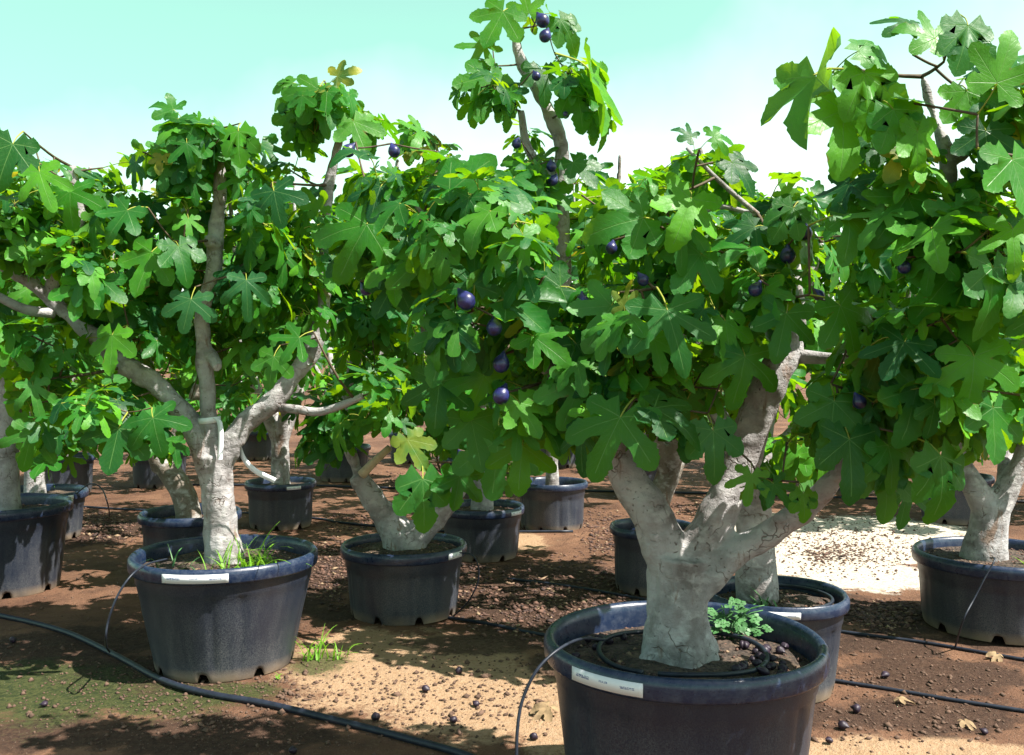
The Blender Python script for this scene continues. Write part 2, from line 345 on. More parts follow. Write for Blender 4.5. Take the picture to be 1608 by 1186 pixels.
# ------------------------------------------------------------------ pots
def lathe(prof, n, name, zfun=None, rfun=None):
    V, T = [], []
    for j, (r, z) in enumerate(prof):
        for k in range(n):
            a = 2 * math.pi * k / n; rr = r + (rfun(a, z, j) if rfun else 0); zz = z + (zfun(a, z, j) if zfun else 0)
            V.append((rr * math.cos(a), rr * math.sin(a), zz))
    for j in range(len(prof) - 1):
        for k in range(n):
            k2 = (k + 1) % n; T.append((j * n + k, (j + 1) * n + k, (j + 1) * n + k2, j * n + k2))
    return mesh_np(name, V, T)
pots = {}
def make_pot(key, px, d, R, h, rb, label, lab=None, seed=0, soil_drop=.075, lab_w=.30):
    rng = random.Random(seed); x = P(px, 700, d).x; z0 = 0.0
    root = empty('plant_pot', (x, d, z0)); tag(root, label, 'plant pot', 'black plastic plant pots')
    lip = .018; rim_h = .075 * (R / .5) ** .5; w = .034 * (R / .5) ** .5; rbody = R - w
    wob = [rng.uniform(-.004, .004) for _ in range(3)]; ph = [rng.uniform(0, 6.28) for _ in range(3)]
    oval = lambda a, z, j: sum(wob[i] * math.cos((i + 2) * a + ph[i]) for i in range(3))
    sz = h - soil_drop
    prof = [(rbody - .012, sz - .05), (rbody - .010, h - .035), (rbody - .004, h - .012), (rbody + .006, h - .002), (rbody + .016, h + .001), (R - .010, h - .004), (R - .001, h - .016), (R + .001, h - .030),
            (R - .001, h - rim_h + .008), (R - .005, h - rim_h), (rbody + .004, h - rim_h + .003), (rbody + .002, h - rim_h + .012)]
    rim = link('rim', lathe(prof, 96, 'rim', rfun=oval), M['rim'], root)
    zc = h - rim_h - .075
    bp = [(rbody + .004, h - rim_h + .006), (rbody + .002, h - rim_h - .01), (rbody - .002, zc + .012), (rbody - .008, zc)]
    for i in range(1, 9): t = i / 8; bp.append((rbody - .008 + (rb - rbody + .008) * t, zc + (.06 - zc) * t))
    bp += [(rb - .004, .035), (rb - .008, .012), (rb - .012, .0)]
    nb = len(bp); ang0 = rng.uniform(0, .6)
    def flute(a, z, j):
        e = oval(a, z, j) * (1 if j < 6 else .5)
        if 3 <= j < nb - 3:
            c = math.cos(18 * a + ph[0]); sec = max(0, math.cos(4 * a + ph[1])) ** .5
            e -= .007 * sec * max(0, c) ** 3
        return e
    def notch(a, z, j):
        if j < nb - 3: return 0
        m = (a + ang0) % (math.pi / 4) - math.pi / 8
        return (.052 - z) * max(0, 1 - (abs(m) / .07) ** 4) * (1 if j >= nb - 2 else .55)
    body = link('body', lathe(bp, 144, 'body', notch, flute), M['pot'], root)
    V, T = [(0, 0, sz + .02)], []; rings, n = 14, 48
    for i in range(1, rings + 1):
        r = (rbody - .011) * i / rings
        for k in range(n):
            a = 2 * math.pi * k / n
            V.append((r * math.cos(a), r * math.sin(a), sz + .03 * (1 - (i / rings) ** 2) - .012 + .012 * noise.fractal(Vector((r * math.cos(a) * 9, r * math.sin(a) * 9, seed)), 1, 2, 3)))
    for k in range(n): T.append((0, 1 + k, 1 + (k + 1) % n))
    for i in range(rings - 1):
        for k in range(n):
            p, q = 1 + i * n + k, 1 + i * n + (k + 1) % n; T += [(p, p + n, q + n), (p, q + n, q)]
    soil = link('soil', mesh_np('soil', V, T), M['soil'], root)
    if d < 8.5:
        r_ = np.random.default_rng(seed); VV, TT, RR = [], [], []; tet = np.array([(1, 0, 0), (-.5, .8, 0), (-.5, -.8, 0), (0, 0, .8)]); tf = np.array([(0, 1, 3), (1, 2, 3), (2, 0, 3), (0, 2, 1)])
        for i in range(420):
            q, a = (rbody - .03) * math.sqrt(r_.uniform()), r_.uniform(0, 6.28); s_ = r_.uniform(.004, .014); az = r_.uniform(0, 6.28); ca, sa = math.cos(az), math.sin(az)
            v = tet * (s_ * r_.uniform(.8, 2), s_, s_ * r_.uniform(.4, 1.2)); v = np.stack([v[:, 0] * ca - v[:, 1] * sa, v[:, 0] * sa + v[:, 1] * ca, v[:, 2]], 1)
            VV.append(v + (q * math.cos(a), q * math.sin(a), sz + .03 * (1 - (q / rbody) ** 2) - .014)); TT.append(tf + 4 * i); RR.append(np.full(4, r_.uniform()))
        o = link('mulch', mesh_np('mulch', np.vstack(VV), np.vstack(TT), None, np.concatenate(RR), smooth=False), M['litter']); o.parent = soil; o['kind'] = 'stuff'
    if lab is not None:
        # strip label bent round the rim; lab = angle of its middle in degrees (-90 faces the camera)
        V, T, uv = [], [], []; n = 16; half = lab_w / R / 2; a0 = R_(lab); zt, zb = h - .020, h - rim_h + .011
        for rr in (R + .0025, R + .0055):
            for i in range(n + 1):
                a = a0 - half + 2 * half * i / n; r2 = rr + oval(a, 0, 0)
                for z, v in ((zb, 0), (zt, 1)): V.append((r2 * math.cos(a), r2 * math.sin(a), z)); uv.append((i / n, v))
        m = 2 * (n + 1)
        for i in range(n):
            p = 2 * i; T += [(m + p, m + p + 2, m + p + 3, m + p + 1), (p, p + 1, p + 3, p + 2), (p + 1, m + p + 1, m + p + 3, p + 3), (p, p + 2, m + p + 2, m + p)]
        T += [(0, m, m + 1, 1), (m - 2, m - 1, 2 * m - 1, 2 * m - 2)]
        link('label_strip', mesh_np('label_strip', V, T, uv, smooth=False), M['label']).parent = rim
    for c in root.children: c.matrix_parent_inverse = Matrix.Identity(4)
    pots[key] = (Vector((x, d, 0)), R, h, sz, rbody)
    return root
make_pot('front', 1075, 3.40, .50, .655, .405, 'large black plastic pot nearest the camera, cut off by bottom edge', -130, 1, .085, .27)
make_pot('left', 351, 5.15, .494, .60, .37, 'big dusty black pot with bright grass, tied fig tree and white label', -90, 2, .07, .33)
make_pot('mid', 634, 6.15, .406, .448, .345, 'grey dusty pot holding the low V-shaped fig trunk in the middle', -32, 3, .04, .14)
make_pot('midback', 757, 7.9, .356, .42, .30, 'black pot with pale base just behind the V-shaped fig trunk', -36, 4, .05, .14)
make_pot('far', 867, 9.2, .343, .45, .30, 'small far dark pot with thin pale trunk left of front tree', None, 5)
make_pot('farleft', 440, 9.3, .344, .44, .30, 'far black pot under the hanging white ribbon', -55, 6, .05, .14)
make_pot('behindleft', 298, 7.1, .37, .50, .33, 'shaded black pot with dark trunk behind the tied fig tree', None, 7)
make_pot('edge', 0, 6.78, .47, .615, .385, 'big pale-streaked black pot cut by the left photo edge', None, 8)
make_pot('edgeback', 54, 8.7, .45, .43, .39, 'black pot with small white label behind the left-edge pot', -30, 9, .05, .15)
make_pot('edgefar', 100, 11.5, .36, .46, .31, 'small dark pot farthest back at the left edge', None, 10)
make_pot('behindfront', 1220, 4.76, .352, .48, .285, 'pot with white label tucked right behind the front pot', -105, 11, .06, .22)
make_pot('darkpot', 1025, 6.78, .307, .455, .265, 'unlabelled dark pot half hidden left of front tree trunk', None, 12)
make_pot('right', 1572, 5.84, .50, .455, .44, 'wide dark blue-black pot cut by the right photo edge', None, 13, .05)

# ------------------------------------------------------------------ leaves
def leaf_template(seed, deep, three=False, fold=.25, droop=.30, edge=.03, wid=1.0, rnd=.5, teeth=True, petiole=True):
    rng = random.Random(seed)
    angs = [104, 50, 0, -50, -104] if not three else [72, 40, 0, -40, -72]
    lens = [.60, .88, 1.0, .88, .60] if not three else [.50, .74, 1.0, .74, .50]
    angs = [a + rng.uniform(-7, 7) for a in angs]; lens = [l * rng.uniform(.88, 1.08) for l in lens]
    pol = lambda a, r: np.array((math.sin(R_(-a)) * r, math.cos(R_(a)) * r))      # angle 0 = +Y, positive = left
    sin_ = [pol(150 + rng.uniform(-8, 8), .34)]
    for k in range(4):
        sin_.append(pol((angs[k] + angs[k + 1]) / 2 + rng.uniform(-3, 3), deep * (lens[k] + lens[k + 1]) / 2 * rng.uniform(.85, 1.15)))
    sin_.append(pol(-150 + rng.uniform(-8, 8), .34))
    V, UV, T = [np.zeros(2)], [(0., 0.)], []
    def add(p, u, t): V.append(np.array(p)); UV.append((u, t)); return len(V) - 1
    S = [add(p, 1., np.linalg.norm(p)) for p in sin_]
    # half-width along the lobe: pointed and rounded forms blended by rnd
    tt = (.52, .70, .79, .89, .965); wa = (.86, 1.06, .84, .62, .26); wb = (.76, 1.06, 1.0, .80, .44)
    for k in range(5):
        a, l = angs[k], lens[k]; ax = pol(a, 1.); pl = pol(a + 90, 1.)
        w = (.235 if k == 2 else .215 if k in (1, 3) else .19) * wid * rng.uniform(.9, 1.12)
        mid = [(0, 0.)] + [(add(ax * (f * l), 0, f * l), f) for f in (.42, .66, .86)]; tip = (add(ax * l, .6, l), 1.)
        for s, sid in ((1, S[k]), (-1, S[k + 1])):
            ed = [(sid, .30)]; ws = [(wa[i] * (1 - rnd) + wb[i] * rnd) * rng.uniform(.92, 1.08) for i in range(5)]; pts = [(tt[i], ws[i]) for i in range(5)]
            if teeth:
                full = []
                for i, (f, q) in enumerate(pts):
                    full.append((f, q * rng.uniform(1.0, 1.09)))
                    if i < 4: full.append(((f + pts[i + 1][0]) / 2 + .012, (q + pts[i + 1][1]) / 2 * rng.uniform(.86, .97)))
                pts = full
            ed += [(add(ax * (f * l) + pl * s * w * q, 1, f * l), f) for f, q in pts] + [tip]
            md = mid + [tip]; i = j = 0; fs = []
            while i < len(md) - 1 or j < len(ed) - 1:
                ni = md[i + 1][1] if i < len(md) - 1 else 9; nj = ed[j + 1][1] + .02 if j < len(ed) - 1 else 9
                if ni <= nj: fs.append((md[i][0], md[i + 1][0], ed[j][0])); i += 1
                else: fs.append((md[i][0], ed[j + 1][0], ed[j][0])); j += 1
            fs = [f for f in fs if len(set(f)) == 3]
            T += fs if s > 0 else [f[::-1] for f in fs]
    V = np.array(V); UV = np.array(UV)
    r = np.hypot(V[:, 0], V[:, 1]); th = np.arctan2(V[:, 0], V[:, 1]); u = UV[:, 0]
    ph = [rng.uniform(0, 6.28) for _ in range(4)]
    z = -droop * r ** 2 * (.7 + .3 * np.cos(th + ph[0])) + fold * .22 * (np.abs(V[:, 0]) * 1.1 - .1) + fold * .12 * u * np.minimum(r, .6)
    z += edge * u * np.sin(th * 5 + ph[1]) * r * 1.6 + .05 * np.sin(V[:, 1] * 5 + ph[2]) * r + .07 * V[:, 0] * math.sin(ph[3]) * r
    V3 = np.column_stack([V, z])
    if petiole:
        pe = PET; n0 = len(V3); pts = catmull([(0, .0, -.004), (0, pe[1] * .45, pe[2] * .28), pe], 2)
        tv, tt = tube(pts, [.014, .014, .015, .017, .021][:len(pts)], 3, False)
        V3 = np.vstack([V3, np.array(tv)]); UV = np.vstack([UV, np.tile((-1., 0.), (len(tv), 1))]); T = T + [tuple(i + n0 for i in f) for f in tt]
    return V3, np.array(T, np.int32), UV
PET = np.array((0, -.46, -.46))
def template_set(teeth):
    K = dict(teeth=teeth)
    return [leaf_template(1, .42, wid=.92, rnd=.3, **K), leaf_template(2, .36, droop=.45, wid=.84, rnd=.9, **K), leaf_template(3, .50, fold=.4, wid=.95, rnd=.1, **K), leaf_template(4, .30, fold=.1, edge=.05, wid=.70, rnd=.9, **K),
         leaf_template(5, .56, True, droop=.5, rnd=.4, **K), leaf_template(6, .40, droop=.15, edge=.05, wid=.88, rnd=.3, **K), leaf_template(7, .48, droop=.6, fold=.5, wid=.92, rnd=.6, **K), leaf_template(8, .34, fold=.55, droop=.35, wid=.80, rnd=.5, **K),
         leaf_template(9, .60, True, fold=.3, rnd=.3, **K), leaf_template(10, .42, fold=1.3, droop=.3, wid=.9, rnd=.4, **K), leaf_template(11, .27, fold=.15, droop=.12, wid=.66, rnd=.4, **K), leaf_template(12, .45, fold=.8, droop=.8, wid=.9, rnd=.2, **K)]
TEMPL = template_set(True) + template_set(False)      # near trees use the toothed outlines, far trees the plainer ones
TMESH = []
for i, (v, t, uv) in enumerate(TEMPL):
    me = mesh_np('leaf', v, t, uv, np.zeros(len(v))); me.materials.append(M['leaf']); TMESH.append(me)
PROXY = []
for v, t, uv in TEMPL:      # coarse outline for the visibility test
    nl = int((uv[:, 0] > -.5).sum()); tb = t[(t < nl).all(1)]; PROXY.append((v[:nl], tb))

def frame(m, n):
    m = np.array(m, float); m /= np.linalg.norm(m); n = np.array(n, float); n = n - m * np.dot(n, m); ln = np.linalg.norm(n)
    if ln < 1e-3: n = np.cross(m, (1, 0, 0)); ln = np.linalg.norm(n)
    n /= ln; return np.column_stack([np.cross(m, n), m, n])

SKYLINE = ((-200, 0, 60, 130, 200, 225, 270, 350, 400, 440, 450, 520, 570, 600, 640, 690, 730, 760, 880, 960, 1020, 1080, 1150, 1190, 1290, 1400, 1900),
           (210, 225, 250, 245, 262, 200, 172, 188, 225, 215, 150, 112, 170, 195, 182, 190, 240, 260, 290, 290, 262, 225, 225, 298, 300, 300, 280))
FLOORLINE = ((-200, 0, 140, 280, 300, 400, 420, 560, 620, 800, 900, 960, 1000, 1150, 1200, 1280, 1340, 1400, 1440, 1500, 1600), (740, 735, 740, 715, 705, 710, 725, 725, 700, 760, 735, 735, 700, 690, 780, 765, 760, 790, 800, 760, 690))
CLEAR = [([(330, 715), (328, 650), (322, 570), (318, 500), (335, 430), (338, 380), (345, 270)], 17, 5.2), ([(312, 690), (245, 605), (195, 570)], 18, 5.2), ([(140, 520), (60, 468), (0, 462)], 14, 5.1), ([(365, 690), (430, 630), (492, 555)], 24, 5.2), ([(450, 640), (500, 647), (560, 630)], 14, 5.0),
         ([(1040, 860), (1015, 795), (985, 735)], 34, 3.5), ([(1112, 840), (1142, 770), (1190, 650), (1212, 590), (1240, 550)], 34, 3.5), ([(1130, 882), (1245, 812), (1315, 750)], 30, 3.5),
         ([(806, 60), (830, 130), (880, 222)], 18, 5.9), ([(880, 290), (882, 430)], 8, 5.9), ([(830, 235), (818, 175)], 8, 5.9), ([(620, 840), (562, 745), (610, 705)], 26, 6.2), ([(642, 848), (700, 790)], 20, 6.2),
         ([(1550, 860), (1556, 795), (1515, 735)], 26, 5.9), ([(1575, 770), (1608, 715)], 16, 5.9), ([(8, 790), (14, 650)], 14, 6.8), ([(112, 262), (125, 340)], 10, 5.1), ([(1448, 120), (1490, 250)], 12, 2.95), ([(525, 215), (512, 300)], 8, 5.2)]
class Tree:
    all = []
    def __init__(s, base, label, seed, bark='bark', leaf=.20):
        s.root = empty('fig_tree', base); tag(s.root, label, 'fig tree', 'fig trees growing in pots'); s.rng = random.Random(seed); s.seed = seed
        s.tv, s.tt = [], []; s.sk = []; s.leaves = []; s.wv, s.wt = [], []; s.bark = bark; s.ls = leaf; s.base = base; s.extra = []; Tree.all.append(s)
    def limb(s, pts, radii, fuse=True, grow_from=.0, seg=8):
        """main wood; pts world points, radii per point"""
        c = catmull(pts, seg); rr = np.interp(np.linspace(0, 1, len(c)), np.linspace(0, 1, len(radii)), radii)
        if fuse: tube(c, rr, 12, True, s.tv, s.tt)
        else: s.extra.append((c, rr))
        for i, p in enumerate(c):
            if i / len(c) >= grow_from: s.sk.append((p, rr[i]))
    def finish_wood(s, voxel=.012, amp=.006):
        me = mesh_np('trunk', s.tv, s.tt); o = link('trunk', me)
        md = o.modifiers.new('r', 'REMESH'); md.mode = 'VOXEL'; md.voxel_size = voxel
        sm = o.modifiers.new('s', 'SMOOTH'); sm.factor = .5; sm.iterations = 5
        dg = bpy.context.evaluated_depsgraph_get(); m2 = bpy.data.meshes.new_from_object(o.evaluated_get(dg)); bpy.data.objects.remove(o); bpy.data.meshes.remove(me)
        n = len(m2.vertices); co = np.empty(n * 3, np.float32); m2.vertices.foreach_get('co', co); co = co.reshape(-1, 3)
        no = np.empty(n * 3, np.float32); m2.vertices.foreach_get('normal', no); no = no.reshape(-1, 3)
        d = np.array([noise.fractal(Vector((c[0] * 9, c[1] * 9, c[2] * 6 + s.seed)), 1, 2, 3) * 1.6 + .3 * noise.noise(Vector((c[0] * 6, c[1] * 6, c[2] * 30))) for c in co]) * amp
        co += no * d[:, None]; m2.vertices.foreach_set('co', co.ravel()); m2.polygons.foreach_set('use_smooth', np.ones(len(m2.polygons), bool)); m2.update()
        m2.name = 'trunk'; m2.materials.clear(); link('trunk', m2, M[s.bark], s.root)
        for c, rr in s.extra:
            V, T = tube(c, rr, 10); b = link('branch', mesh_np('branch', V, T), M[s.bark], s.root)
    def near(s, c):
        A = np.array([p for p, r in s.sk]); d = np.linalg.norm(A - c, axis=1) + np.maximum(0, A[:, 2] - c[2] - .05) * .8
        return int(np.argmin(d))
    def twig(s, c, r1=.005, bow=.06):
        c = np.array(c, float); i = s.near(c); a, ra = s.sk[i]; v = c - a; L = np.linalg.norm(v)
        if L < .03: return [a, c]
        r0 = min(ra * .8, .005 + .010 * min(L, 1.0)); rng = s.rng
        k = np.array((rng.uniform(-1, 1), rng.uniform(-1, 1), rng.uniform(-1.2, .2))) * bow * L
        pts = catmull([a, a + v * .35 + k, a + v * .72 + k * .7, c], 3)
        tube(pts, np.linspace(r0, r1, len(pts)), 5, True, s.wv, s.wt)
        for j, p in enumerate(pts[2:]): s.sk.append((p, r0 + (r1 - r0) * j / len(pts)))
        return pts
    def leaf(s, O, m, n, size, t=None, hero=0):
        t = s.rng.choice((0, 0, 1, 2, 3, 4, 5, 5, 6, 7, 8, 9, 10, 11)) if t is None else t
        s.leaves.append((t, frame(m, n) * size, np.array(O, float), s.rng.random(), hero))
    def cluster(s, c, k=7, size=1.):
        rng = s.rng
        if not s.allowed(np.array(c, float), s.ls): return
        pts = s.twig(c, .0045); c = np.array(c, float); tan = pts[-1] - pts[-2]; tan = tan / (np.linalg.norm(tan) + 1e-6); L = min(.26, .05 + .04 * k)
        tan = tan + np.array((0, 0, .35)); tan /= np.linalg.norm(tan); e1 = np.cross(tan, (.31, .2, .93)); e1 /= np.linalg.norm(e1); e2 = np.cross(tan, e1)
        a0 = rng.uniform(0, 6.28)
        for i in range(k):
            f = i / max(1, k - 1); a = a0 + i * 2.4; rad = e1 * math.cos(a) + e2 * math.sin(a)
            N_ = c - (pts[-1] - pts[-3]) * (1 - f) * .75 if len(pts) > 3 else c
            o = rad + tan * (.15 + .6 * f); o /= np.linalg.norm(o)
            dr = rng.uniform(.4, 1.5) * (1.1 - .55 * f)
            m = o * .75 + np.array((0, 0, -1)) * dr + np.array([rng.uniform(-.3, .3) for _ in range(3)])
            n = np.array((.12, -.12, .60)) + o * rng.uniform(.3, 1.1) + np.array([rng.uniform(-.5, .5) for _ in range(3)])
            sz = s.ls * size * rng.uniform(.55, 1.15) * (1. - .35 * (f > .85))
            k_ = rng.choice((0, 0, 1, 1, 2, 3, 3, 4, 5, 5, 6, 7, 8, 9, 10, 10, 11)) + s.plain
            F = frame(m, n) * sz * np.array((rng.uniform(.78, 1.15), 1, rng.uniform(.6, 1.7)))
            if not s.allowed(N_ - F @ PET + F @ np.array((0, .4, 0)), sz): continue
            s.leaves.append((k_, F, N_ - F @ PET, rng.random(), 0))
    def allowed(s, c, sz):
        """keeps the crown inside its skyline and off the limbs that stand clear"""
        y = c[1]; px, py = CX + FPX * c[0] / y, HORIZ - FPX * (c[2] - CAM_H) / y; lp = sz * FPX / y
        top = np.interp(px, *SKYLINE)
        if s.tall == 1 and 715 < px < 962: top = 20 + 30 * (px > 880)
        if s.tall == 2 and px > 1225: top = np.interp(px, (1225, 1250, 1290, 1350, 1400), (150, 110, 90, 40, 25))
        if py < top + lp * .25: return False
        if py > np.interp(px, *FLOORLINE): return s.rng.random() < .08
        for L, w, d in CLEAR:
            if y > d: continue
            p = np.array((px, py))
            for a, b in zip(L[:-1], L[1:]):
                a, b = np.array(a, float), np.array(b, float); t = np.clip(np.dot(p - a, b - a) / np.dot(b - a, b - a), 0, 1)
                if np.linalg.norm(p - a - (b - a) * t) < w + lp * .30: return False
        return True
    tall = 0; plain = 0
    def blob(s, px, py, d, rx, ry, rd, n, k=7, size=1.):
        s.blob3(P(px, py, d), rx * d / FPX, rd, ry * d / FPX, n, k, size)
    def blob3(s, c, rx, rd, rz, n, k=7, size=1.):
        rng = s.rng; L = []
        while len(L) < n:
            v = np.array([rng.uniform(-1, 1) for _ in range(3)]); q = np.linalg.norm(v)
            if q > 1 or rng.random() > .25 + .75 * q: continue
            L.append(np.array(c) + v * (rx, rd, rz))
        L.sort(key=lambda p: min(np.linalg.norm(p - a) for a, _ in s.sk[::3] or s.sk))
        for p in L: s.cluster(p, max(3, k + rng.choice((-2, -1, 0, 1))), size)
    def hero(s, px, py, ang, ln, d, t, tilt=(0, 0), rnd=None):
        """a single leaf whose stalk joint is at px,py; ang = direction of its midrib as seen, ln pixels; tilt = side/forward lean of the face"""
        O = np.array(P(px, py, d)); u = ln * d / FPX
        m = np.array((math.cos(R_(ang)), -.28 * (1 if math.sin(R_(ang)) < 0 else -.4), math.sin(R_(ang))))
        n = np.array((.15 + tilt[0], -1.0, .45 + tilt[1])); F = frame(m, n) * u * .97 * np.array((s.rng.uniform(.88, 1.08), 1, s.rng.uniform(.7, 1.5)))
        s.leaves.append((t, F, O, s.rng.random() if rnd is None else rnd, 1))
        s.twig(O + F @ PET, .004, .03)
    def fig(s, px, py, d, r, tilt=(0, 0)):
        c = np.array(P(px, py, d)); s.figs = getattr(s, 'figs', []); top = c + np.array((tilt[0], .35, 1 + tilt[1])) / 1.1 * r * 1.5
        s.figs.append((c, top, r)); s.twig(top, .004, .03)
V_fig = [(.0, -1.0), (.45, -.92), (.8, -.6), (1.0, -.1), (.95, .3), (.72, .75), (.42, 1.1), (.24, 1.4), (.15, 1.62), (.0, 1.66)]
fig_me = lathe([(max(r, .001) * .0212, z * .0212) for r, z in V_fig[::-1]], 16, 'fig'); fig_me.materials.append(M['fig'])
fallen_me = fig_me.copy(); fallen_me.name = 'fallen_fig'; fallen_me.materials.clear(); fallen_me.materials.append(M['fallen'])
for v_ in fallen_me.vertices: v_.co *= 1 + .16 * noise.noise(v_.co * 160)
def put_fig(name, c, top, r, parent=None):
    o = bpy.data.objects.new(name, fallen_me if name == 'fallen_fig' else fig_me); col.objects.link(o)
    o.location = Vector(c) - (parent.location if parent is not None else Vector()); o.rotation_euler = (Vector(top) - Vector(c)).to_track_quat('Z', 'Y').to_euler()
    o.scale = (r / .0212,) * 3; o.parent = parent; return o

def wp(L): return [P(*p) for p in L]
def soilpt(key, px=None, dy=0):
    c, R, h, sz, rb = pots[key]; x = c.x if px is None else P(px, 800, c.y).x
    return Vector((x, c.y + dy, sz))

# ---- front tree: thick pale trunk with three limbs
b = soilpt('front', 1066); t1 = Tree(b, 'fig tree with thick pale three-limbed trunk in the nearest pot', 11, leaf=.138); t1.tall = 2
d0 = b.y
t1.limb([b + Vector((0, 0, -.12)), b + Vector((0, 0, .02)), P(1064, 970, d0), P(1066, 920, d0), P(1068, 872, d0)], [.160, .136, .109, .109, .118])
for dx, dy in ((.10, -.05), (-.10, -.05), (.02, -.12), (-.05, .1), (.12, .05)):
    t1.limb([b + Vector((dx * 1.25, dy * 1.25, -.05)), b + Vector((dx * .8, dy * .8, .04)), b + Vector((dx * .3, dy * .3, .16))], [.040, .05, .04], seg=4)
t1.limb(wp([(1058, 900, d0), (1040, 850, d0), (1015, 795, d0), (985, 745, d0 + .03), (960, 705, d0 + .05), (915, 640, d0 + .02), (855, 560, d0 - .05), (790, 470, d0 - .08), (720, 390, d0 - .05), (650, 320, d0)]),
        [.085, .080, .072, .067, .060, .048, .036, .028, .021, .014])
t1.limb(wp([(1078, 890, d0), (1112, 840, d0), (1142, 770, d0), (1170, 710, d0 + .02), (1190, 650, d0), (1212, 590, d0 - .02), (1240, 545, d0), (1250, 490, d0), (1243, 400, d0 + .05), (1238, 340, d0 + .05)]),
        [.085, .076, .066, .061, .060, .056, .052, .034, .028, .018])
t1.limb(wp([(1085, 915, d0), (1130, 882, d0 - .03), (1185, 850, d0 - .06), (1245, 812, d0 - .10), (1310, 752, d0 - .16), (1385, 655, d0 - .28), (1455, 540, d0 - .38), (1490, 400, d0 - .48), (1488, 260, d0 - .50), (1462, 170, d0 - .50), (1448, 120, d0 - .5)]),
        [.09, .066, .052, .042, .040, .036, .032, .028, .024, .016, .012])
t1.limb(wp([(1205, 838, d0 - .07), (1218, 822, d0 - .1), (1224, 812, d0 - .13)]), [.03, .024, .02], seg=4)      # pruned knob
t1.limb(wp([(1478, 240, d0 - .5), (1510, 245, d0 - .5), (1540, 180, d0 - .55), (1560, 110, d0 - .58)]), [.022, .02, .014, .010], seg=6)
t1.limb(wp([(960, 700, d0 + .05), (990, 610, d0 + .1), (1020, 470, d0), (1030, 400, d0 - .05)]), [.045, .03, .02, .012], fuse=False)
t1.limb(wp([(1030, 420, d0 - .04), (1110, 330, d0 - .1), (1190, 337, d0 - .15)]), [.012, .010, .008], fuse=False)
t1.limb(wp([(1190, 337, d0 - .15), (1130, 285, d0 - .18), (1078, 232, d0 - .18)]), [.009, .008, .006], fuse=False)
t1.limb(wp([(1250, 560, d0), (1330, 560, d0 - .15), (1400, 515, d0 - .3), (1435, 488, d0 - .36)]), [.028, .016, .012, .010], fuse=False)
# ---- left tree: slim, three limbs, white ribbon
b = soilpt('left', 352); t2 = Tree(b, 'slim fig tree with white ribbon tied round its middle stem', 22, leaf=.155)
d0 = b.y
t2.limb([b + Vector((0, 0, -.1))] + wp([(351, 868, d0), (346, 820, d0), (340, 770, d0), (337, 715, d0)]), [.112, .104, .090, .088, .098])
t2.limb(wp([(334, 735, d0), (312, 690, d0), (285, 650, d0 + .02), (245, 605, d0 + .02), (195, 570, d0), (140, 520, d0), (90, 480, d0 - .02), (40, 440, d0 - .1), (-30, 400, d0 - .2)]), [.08, .072, .062, .055, .052, .046, .040, .03, .02])
t2.limb(wp([(336, 730, d0), (331, 690, d0), (328, 650, d0), (322, 570, d0), (318, 500, d0), (335, 430, d0), (338, 380, d0 + .02), (345, 300, d0), (343, 230, d0), (330, 190, d0)]), [.07, .066, .050, .044, .040, .044, .040, .036, .026, .014])
t2.limb(wp([(342, 730, d0), (365, 690, d0 - .01), (395, 655, d0), (430, 630, d0), (462, 590, d0 + .02), (490, 550, d0 + .05), (508, 480, d0 + .1), (512, 380, d0 + .1), (518, 280, d0 + .05), (535, 210, d0)]), [.08, .066, .060, .060, .055, .050, .040, .034, .03, .018])
t2.limb(wp([(436, 640, d0), (465, 643, d0 - .1), (500, 647, d0 - .15), (535, 637, d0 - .2), (570, 622, d0 - .22)]), [.024, .024, .023, .020, .017], fuse=False)
t2.limb(wp([(85, 492, d0 - .02), (40, 486, d0 - .12), (-10, 462, d0 - .2)]), [.03, .026, .022], fuse=False)
t2.limb(wp([(326, 555, d0), (336, 565, d0 - .05), (342, 578, d0 - .10)]), [.034, .034, .030], seg=4)
t2.limb(wp([(338, 385, d0), (326, 378, d0 - .06)]), [.036, .032], seg=4)
t2.limb(wp([(75, 470, d0 - .02), (100, 390, d0 - .1), (125, 340, d0 - .15), (112, 262, d0 - .15)]), [.034, .032, .028, .024], fuse=False)
# ---- middle V tree, its right limb rising to the tall top shoot
b = soilpt('mid', 636); t3 = Tree(b, 'fig tree with low V-shaped trunk and shoot rising highest of all', 33, leaf=.165); t3.tall = 1
d0 = b.y
t3.limb([b + Vector((0, 0, -.1)), b, P(636, 830, d0)], [.15, .14, .13], seg=5)
t3.limb(wp([(632, 845, d0), (605, 810, d0), (580, 775, d0 - .03), (562, 745, d0 - .05)]), [.12, .088, .072, .06])
t3.limb(wp([(566, 752, d0 - .05), (545, 690, d0), (548, 600, d0 + .1), (590, 480, d0 + .1), (610, 360, d0), (625, 250, d0)]), [.04, .038, .034, .028, .022, .014])
t3.limb(wp([(642, 848, d0), (680, 815, d0), (715, 765, d0), (742, 700, d0 + .05), (790, 630, d0), (845, 560, d0 - .1), (880, 470, d0 - .2), (884, 380, d0 - .25), (878, 290, d0 - .3), (880, 225, d0 - .35), (848, 150, d0 - .4), (820, 100, d0 - .4), (806, 40, d0 - .4)]), [.10, .082, .07, .065, .06, .056, .050, .048, .045, .044, .042, .040, .024])
t3.limb(wp([(872, 290, d0 - .3), (830, 235, d0 - .32), (818, 175, d0 - .32)]), [.032, .028, .022], fuse=False)
t3.limb(wp([(742, 690, d0 + .05), (745, 610, d0 + .1), (730, 500, d0 + .1), (660, 500, d0)]), [.045, .036, .03, .02], fuse=False)
